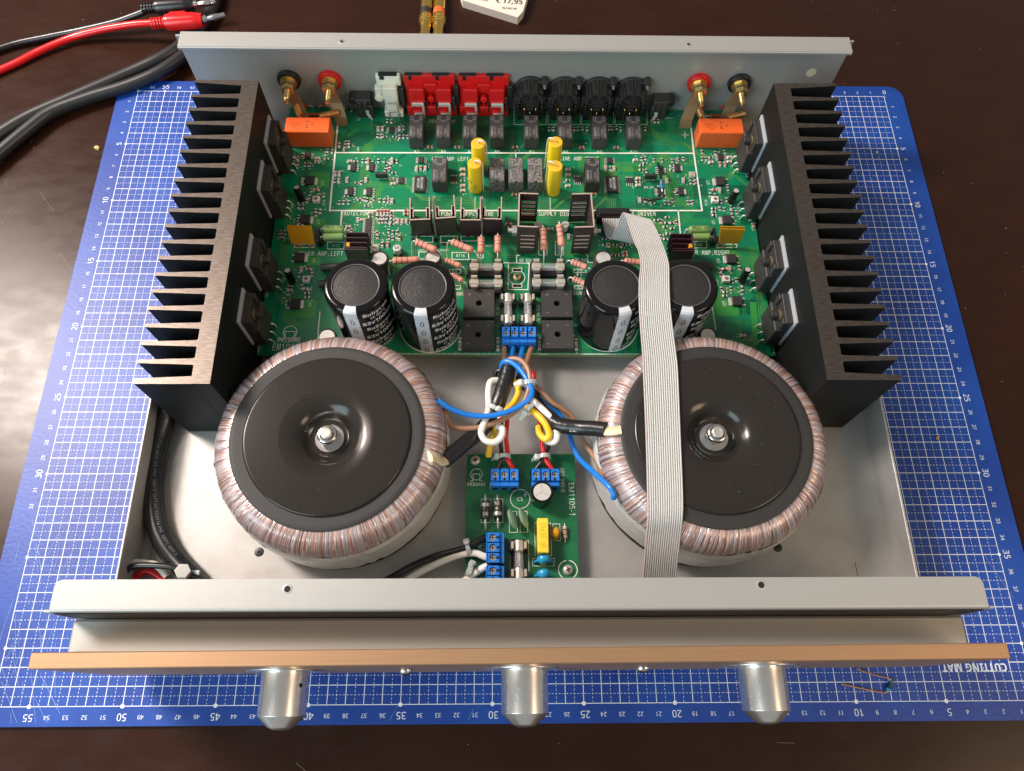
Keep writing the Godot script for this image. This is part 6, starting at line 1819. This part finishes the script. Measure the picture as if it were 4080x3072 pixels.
	for q in [V(-18.28, 2.5, 16.23)]:
		n.hexnut(V(q.x - 0.1, q.y - 0.1, q.z + 0.1), V(q.x, q.y + 0.35, q.z + 0.02), 0.42)
		n.box(V(q.x + 0.5, q.y - 0.15, q.z + 0.05), V(0.5, 0.1, 0.25), 0.03)
	part("cable_tie", o, [[n, "nylon"]])
	wire("wire", [V(-21.64, 1.8, 15.88), V(-21.35, 1.9, 15.65), V(-20.78, 1.9, 15.69), V(-20.17, 1.8, 15.8), V(-19.59, 1.6, 16.35)], 0.2, "white_wire", "white wire end by the front left corner")
	wire("wire", [V(-21.52, 1.5, 16.46), V(-20.84, 1.6, 16.06), V(-20.29, 1.5, 16.22), V(-19.77, 1.4, 16.59)], 0.2, "red_wire", "red wire by the front left corner")

# writing along a path, on its upper side
func text_on_path(b: MB, s: String, h: float, path: Array, across: float, up: float) -> void:
	var acc := [0.0]
	for i in path.size() - 1: acc.append(acc[i] + path[i].distance_to(path[i + 1]))
	var total: float = acc[-1]
	var t := letters(s)
	var x0 := INF
	var x1 := -INF
	for q in t: x0 = minf(x0, q.x); x1 = maxf(x1, q.x)
	put_text(b, s, h, func(x, y):
		var d: float = (x / h - x0) / (x1 - x0) * total
		var i := 0
		while i < path.size() - 2 and acc[i + 1] < d: i += 1
		var f: float = clampf((d - acc[i]) / maxf(acc[i + 1] - acc[i], 1e-5), 0, 1)
		var p: Vector3 = path[i].lerp(path[i + 1], f)
		var dir: Vector3 = (path[mini(i + 1, path.size() - 1)] - path[i]).normalized()
		var side := Vector3.UP.cross(dir).normalized()
		var a: float = across / 0.58 + y / 0.58
		var nn: Vector3 = side * sin(a) + Vector3.UP * cos(a)
		return [p + nn * (0.585 if up > 0.3 else up), nn])

func ribbon_cable() -> void:
	var L: Array = [V(5.63, 3.1, -6.47), V(5.68, 2.95, -5.89), V(5.84, 3, -5.2), V(6.09, 3.3, -4.89), V(6.31, 4.3, -4.96), V(6.45, 5.1, -5.17), V(6.59, 5.5, -5.21), V(6.71, 5.75, -4.62), V(6.82, 6, -3.6), V(6.96, 6.4, -2.36)] + [V(7.04, 6.8, -1.62), V(7.03, 7.2, -0.44), V(6.82, 7.38, 0.75), V(6.71, 7.38, 2.17), V(6.73, 7.1, 3.66), V(6.79, 6.8, 5.19)] + [V(6.76, 6.75, 6.29), V(6.64, 6.72, 9.95), V(6.49, 6.72, 12.97), V(6.43, 6.65, 14.19), V(6.39, 6, 15.11), V(6.36, 5.2, 16.18), V(6.36, 4.5, 16.96), V(6.38, 3.6, 17.89)]
	var R: Array = [V(7.43, 3.1, -6.48), V(7.5, 2.95, -5.9), V(7.69, 3, -4.86), V(7.87, 3.3, -4.35), V(7.97, 4.3, -4.46), V(8.07, 5.1, -4.67), V(8.21, 5.5, -4.72), V(8.39, 5.75, -4.15), V(8.53, 6, -3.41), V(8.65, 6.4, -2.32)] + [V(8.65, 6.8, -1.63), V(8.7, 7.2, -0.45), V(8.59, 7.38, 0.75), V(8.51, 7.38, 2.16), V(8.59, 7.1, 3.65), V(8.72, 6.8, 5.19)] + [V(8.73, 6.75, 6.29), V(8.54, 6.72, 9.95), V(8.38, 6.72, 12.97), V(8.27, 6.65, 14.19), V(8.22, 6, 15.11), V(8.15, 5.2, 16.18), V(8.16, 4.5, 16.96), V(8.19, 3.6, 17.9)]
	var o := node("ribbon_cable", amp)
	lab(o, "flat grey ribbon cable running forward over a capacitor and the right transformer")
	for i in 16:
		var t := (i + 0.5) / 16.0
		var pts := []
		for k in L.size(): pts.append(L[k].lerp(R[k], t))
		var b := MB.new()
		b.tube(pts, 0.052, 8, 6)
		part("wire", o, [[b, "ribbon_edge" if i == 0 else "ribbon_grey"]])
	var wb := MB.new()
	var SL := MB.smooth(L, 6)
	var SR := MB.smooth(R, 6)
	for k in SL.size() - 1:
		var f0: Vector3 = (SR[k] - SL[k]).cross(SL[k + 1] - SL[k]).normalized()
		for e in [-0.016, 0.016]:
			wb.quad(SL[k].lerp(SR[k], 0.03) + f0 * e, SL[k].lerp(SR[k], 0.97) + f0 * e, SL[k + 1].lerp(SR[k + 1], 0.97) + f0 * e, SL[k + 1].lerp(SR[k + 1], 0.03) + f0 * e, f0 * e)
	part("web", o, [[wb, "ribbon_web"]])
	var tx := MB.new()
	var p := []
	for k in range(9, 23): p.append(L[k].lerp(R[k], 0.22))
	text_on_path(tx, "AWM STYLE 2651 VW-1 80°C 300V   E147  CSA  AWM I A  80°C 300V FT1   AWM STYLE 2651 VW-1 80°C 300V", 0.17, MB.smooth(p, 5), 0.0, 0.08)
	var red := MB.new()
	for i in MB.smooth(L, 8).size():
		if i % 2: continue
		var q: Vector3 = MB.smooth(L, 8)[i].lerp(MB.smooth(R, 8)[i], 0.028)
		red.box(q + V(0, 0.055, 0.02), V(0.025, 0.02, 0.03))
	part("lettering", o, [[tx, "ink"]])
	part("red_dashes", o, [[red, "red"]])
	var c := MB.new()
	var q: Vector3 = [V(6.37, 3.3, -6.87)][0]
	c.box(V(0, 0.42, 0), V(2.2, 0.82, 0.75), 0.05)
	c.box(V(-1.15, 0.55, 0), V(0.16, 0.6, 0.3), 0.03); c.box(V(1.15, 0.55, 0), V(0.16, 0.6, 0.3), 0.03)
	c.box(V(0, 0.9, -0.02), V(1.9, 0.14, 0.5), 0.04)
	var co := part("ribbon_connector", amp, [[c, "black_plastic"]], V(q.x, PCB, q.z))
	lab(co, "black plug at the rear end of the ribbon cable")

# ---------------------------------------------------------------- loose things round the amplifier
func test_lead(cable: Array, boot: Array, m: String, label: String) -> void:
	var o := node("test_lead", self)
	tag(o, label, "test lead", "test leads behind the amplifier")
	var b := MB.new()
	b.tube(cable, 0.27, 14, 8)
	part("cable", o, [[b, m]])
	var a: Vector3 = boot[0]
	var e: Vector3 = boot[1]
	var tip: Vector3 = boot[2]
	var f := MB.along(a, e)
	var l := a.distance_to(e)
	var g := MB.new()
	for i in 5: g.lathe([P(0.3, -1.1 + i * 0.22), P(0.42, -1.08 + i * 0.22), P(0.42, -0.95 + i * 0.22), P(0.3, -0.93 + i * 0.22)], 18, f)
	g.lathe([P(0.3, -0.1), P(0.55, 0.0), P(0.62, 0.3), P(0.62, l * 0.75), P(0.55, l * 0.85), P(0.5, l), P(0, l)], 22, f)
	g.xf = f
	g.box(V(0, l * 0.35, 0.35), V(1.0, l * 0.55, 0.75), 0.2)
	part("plug_body", o, [[g, m]])
	var p := MB.new()
	var d := e.distance_to(tip)
	p.lathe([P(0.3, 0), P(0.3, 0.3), P(0.2, 0.34), P(0.2, 0.45), P(0.24, 0.7), P(0.26, 0.95), P(0.22, d * 0.75), P(0.2, d * 0.8), P(0.22, d * 0.86), P(0.2, d * 0.98), P(0, d)], 20, MB.along(e, tip))
	part("plug_pin", o, [[p, "steel"]])

func loose_things() -> void:
	var q := [V(-40.5, 0.05, -23.76), V(-38.77, 0.05, -24.65), V(-36.45, 0.1, -25.32), V(-34.02, 0.25, -25.86), V(-31.18, 0.7, -26.26), V(-29.36, 1.1, -26.64), V(-28.3, 1.4, -26.9)]
	test_lead(q, [V(-27.72, 1.5, -26.96), V(-24.95, 1.5, -27.28), V(-23.23, 1.5, -27.65)], "black_wire", "black test lead with silver banana plug at the far left")
	q = [V(-39.92, 0.05, -21.52), V(-38.28, 0.05, -22.65), V(-36.72, 0.1, -23.87), V(-34.48, 0.25, -25.1), V(-31.89, 0.7, -25.52), V(-29.3, 1.1, -25.64), V(-27.43, 1.4, -25.44)]
	test_lead(q, [V(-26.72, 1.5, -25.39), V(-23.98, 1.5, -25.67), V(-22.32, 1.5, -26.24)], "red_wire", "red test lead with silver banana plug at the far left")
	for d in [[[V(-38.51, 0.4, -14.21), V(-37.48, 0.4, -15.52), V(-35.61, 0.4, -17.27), V(-32.55, 0.4, -19.27), V(-29.37, 0.45, -21.27), V(-27.15, 0.6, -22.61), V(-25.8, 0.6, -23.92), V(-24.72, 0.4, -25.97), V(-24.08, 0.3, -28.14), V(-23.88, 0.3, -30.24)], "rear of two thick dark grey cables curving in from the left"], [[V(-38.03, 0.4, -12.38), V(-37.06, 0.4, -13.82), V(-35.45, 0.4, -16.12), V(-34.18, 0.4, -17.62), V(-31.78, 0.4, -18.97), V(-29.15, 0.45, -20.09), V(-26.93, 0.6, -21.31), V(-25.4, 0.6, -22.95), V(-24.1, 0.4, -25.14)], "front of two thick dark grey cables curving in from the left"]]:
		var b := MB.new()
		b.tube(d[0], 0.47, 18, 8)
		var o := part("cable", self, [[b, "grey_cable"]])
		tag(o, d[1], "cable", "dark grey cables on the left")
	# gilded phono plugs behind the rear panel
	for d in [[-7.02, "ink", "gold phono plug with a black ring behind the rear panel"], [-5.98, "orange", "gold phono plug with an orange ring behind the rear panel"]]:
		var o := node("phono_plug", self, V(d[0], 0.24, -32.3))
		tag(o, d[2], "audio plug", "gold phono plugs behind the amplifier")
		var f := Transform3D(Basis(Vector3.RIGHT, PI / 2), Vector3.ZERO)
		var b := MB.new()
		b.lathe([P(0, 8.0), P(0.44, 8.0), P(0.46, 7.9), P(0.46, 6.6), P(0.42, 6.5), P(0.42, 5.9), P(0.47, 5.8), P(0.47, 5.6), P(0.5, 5.55), P(0.5, 4.7), P(0.46, 4.6), P(0.46, 3.9), P(0.5, 3.8), P(0.5, 2.6), P(0.44, 2.4), P(0.36, 1.6), P(0.3, 1.2), P(0.3, -2.0), P(0, -2.0)], 30, f)
		part("shell", o, [[b, "gold"]])
		var r := MB.new()
		r.lathe([P(0.465, 3.95), P(0.48, 3.97), P(0.48, 4.5), P(0.465, 4.52)], 30, f)
		part("colour_ring", o, [[r, d[1]]])
		var k := MB.new()
		for i in 28:
			for j in 3:
				var a := TAU * (i + 0.5 * j) / 28
				k.xf = Transform3D(Basis(Vector3.BACK, a), V(cos(a) * 0.5, sin(a) * 0.5, 4.8 + j * 0.24))
				k.box(V(0, 0, 0), V(0.05, 0.07, 0.16), 0.015)
		part("knurling", o, [[k, "gold"]])
	# price-labelled carton at the top edge
	var bx := MB.new()
	var pts: Array = [P(-4.48, -30.63), P(-4.12, -29.27), P(0.3, -27.45), P(0.74, -28.12), P(1.33, -30.71)]
	bx.prism(pts, -0.24, 0.45)
	var o := part("carton", self, [[bx, "card"]])
	tag(o, "worn white cardboard carton with a price label, cut by the top edge", "carton")
	var t := MB.new()
	for z in [P(-0.34, -29.23)]: flat_text(t, "€ 17,95", 0.56, z, 0.46, -5, true, false, 0.85)
	for z in [P(-0.34, -28.42)]: flat_text(t, "W.VM.RK", 0.2, z, 0.46, -4, true)
	for z in [P(-2.56, -29.38)]: flat_text(t, "VHSWM", 0.22, z, 0.46, -14)
	part("price_lettering", o, [[t, "ink"]])
	# blue resistor lying on the mat
	var rp: Array = [V(20.58, 0.14, 21.98), V(20.3, 0.14, 22.44)]
	var f := MB.along(rp[0], rp[1])
	var l: float = rp[0].distance_to(rp[1])
	var m := MB.new()
	m.lathe([P(0.03, -0.02), P(0.09, 0), P(0.13, 0.05), P(0.135, 0.12), P(0.105, 0.18), P(0.105, l - 0.18), P(0.135, l - 0.12), P(0.13, l - 0.05), P(0.09, l), P(0.03, l + 0.02)], 22, f)
	var ro := part("loose_resistor", self, [[m, "blue_res"]])
	tag(ro, "loose blue resistor with long bent legs lying on the mat", "resistor")
	for i in 5:
		var k := MB.new()
		var p := 0.1 + i * (l - 0.24) / 4
		k.lathe([P(0.108, p), P(0.137, p + 0.005), P(0.137, p + 0.035), P(0.108, p + 0.04)], 20, f)
		part("colour_band", ro, [[k, "ink"]])
	for L in [[V(20.58, 0.14, 21.98), V(20.55, 0.14, 21.86), V(20.38, 0.12, 21.8), V(19.55, 0.08, 21.59), V(18.79, 0.06, 21.31)], [V(20.3, 0.14, 22.44), V(20.21, 0.13, 22.54), V(20.02, 0.1, 22.56), V(18.96, 0.08, 22.35), V(17.8, 0.06, 22.1)]]:
		var w := MB.new()
		w.tube(L, 0.035, 8, 6)
		part("wire_leg", ro, [[w, "copper"]])
	for d in [[[V(26.39, 0.05, 7.73)], "crumb", 0.16, "orange crumb on the mat right of the amplifier"], [[V(-30.64, -0.2, -14.71)], "wood_chip", 0.22, "yellow splinter on the table left of the mat"], [[V(26.88, 0.05, -14.6)], "tin", 0.12, "tiny solder blob on the mat by the right heat sink"]]:
		var b := MB.new()
		var p: Vector3 = d[0][0]
		for i in 4:
			b.xf = Transform3D(Basis(V(rng.randf(), 1, rng.randf()).normalized(), rng.randf() * TAU), p + V(rng.randf_range(-1, 1), 0.3, rng.randf_range(-1, 1)) * d[2] * 0.5)
			b.box(Vector3.ZERO, V(d[2], d[2] * 0.5, d[2] * 0.8), 0.02)
		tag(part("crumb", self, [[b, d[1]]]), d[3], "crumb")

func _ready() -> void:
	rng.seed = 11
	materials()
	lights()
	table()
	cutting_mat()
	case_parts()
	heatsinks()
	main_board()
	relays()
	capacitors()
	resistors()
	small_heatsinks()
	fuses()
	rectifiers()
	sockets()
	chips()
	transformers()
	small_board()
	wires()
	ribbon_cable()
	loose_things()
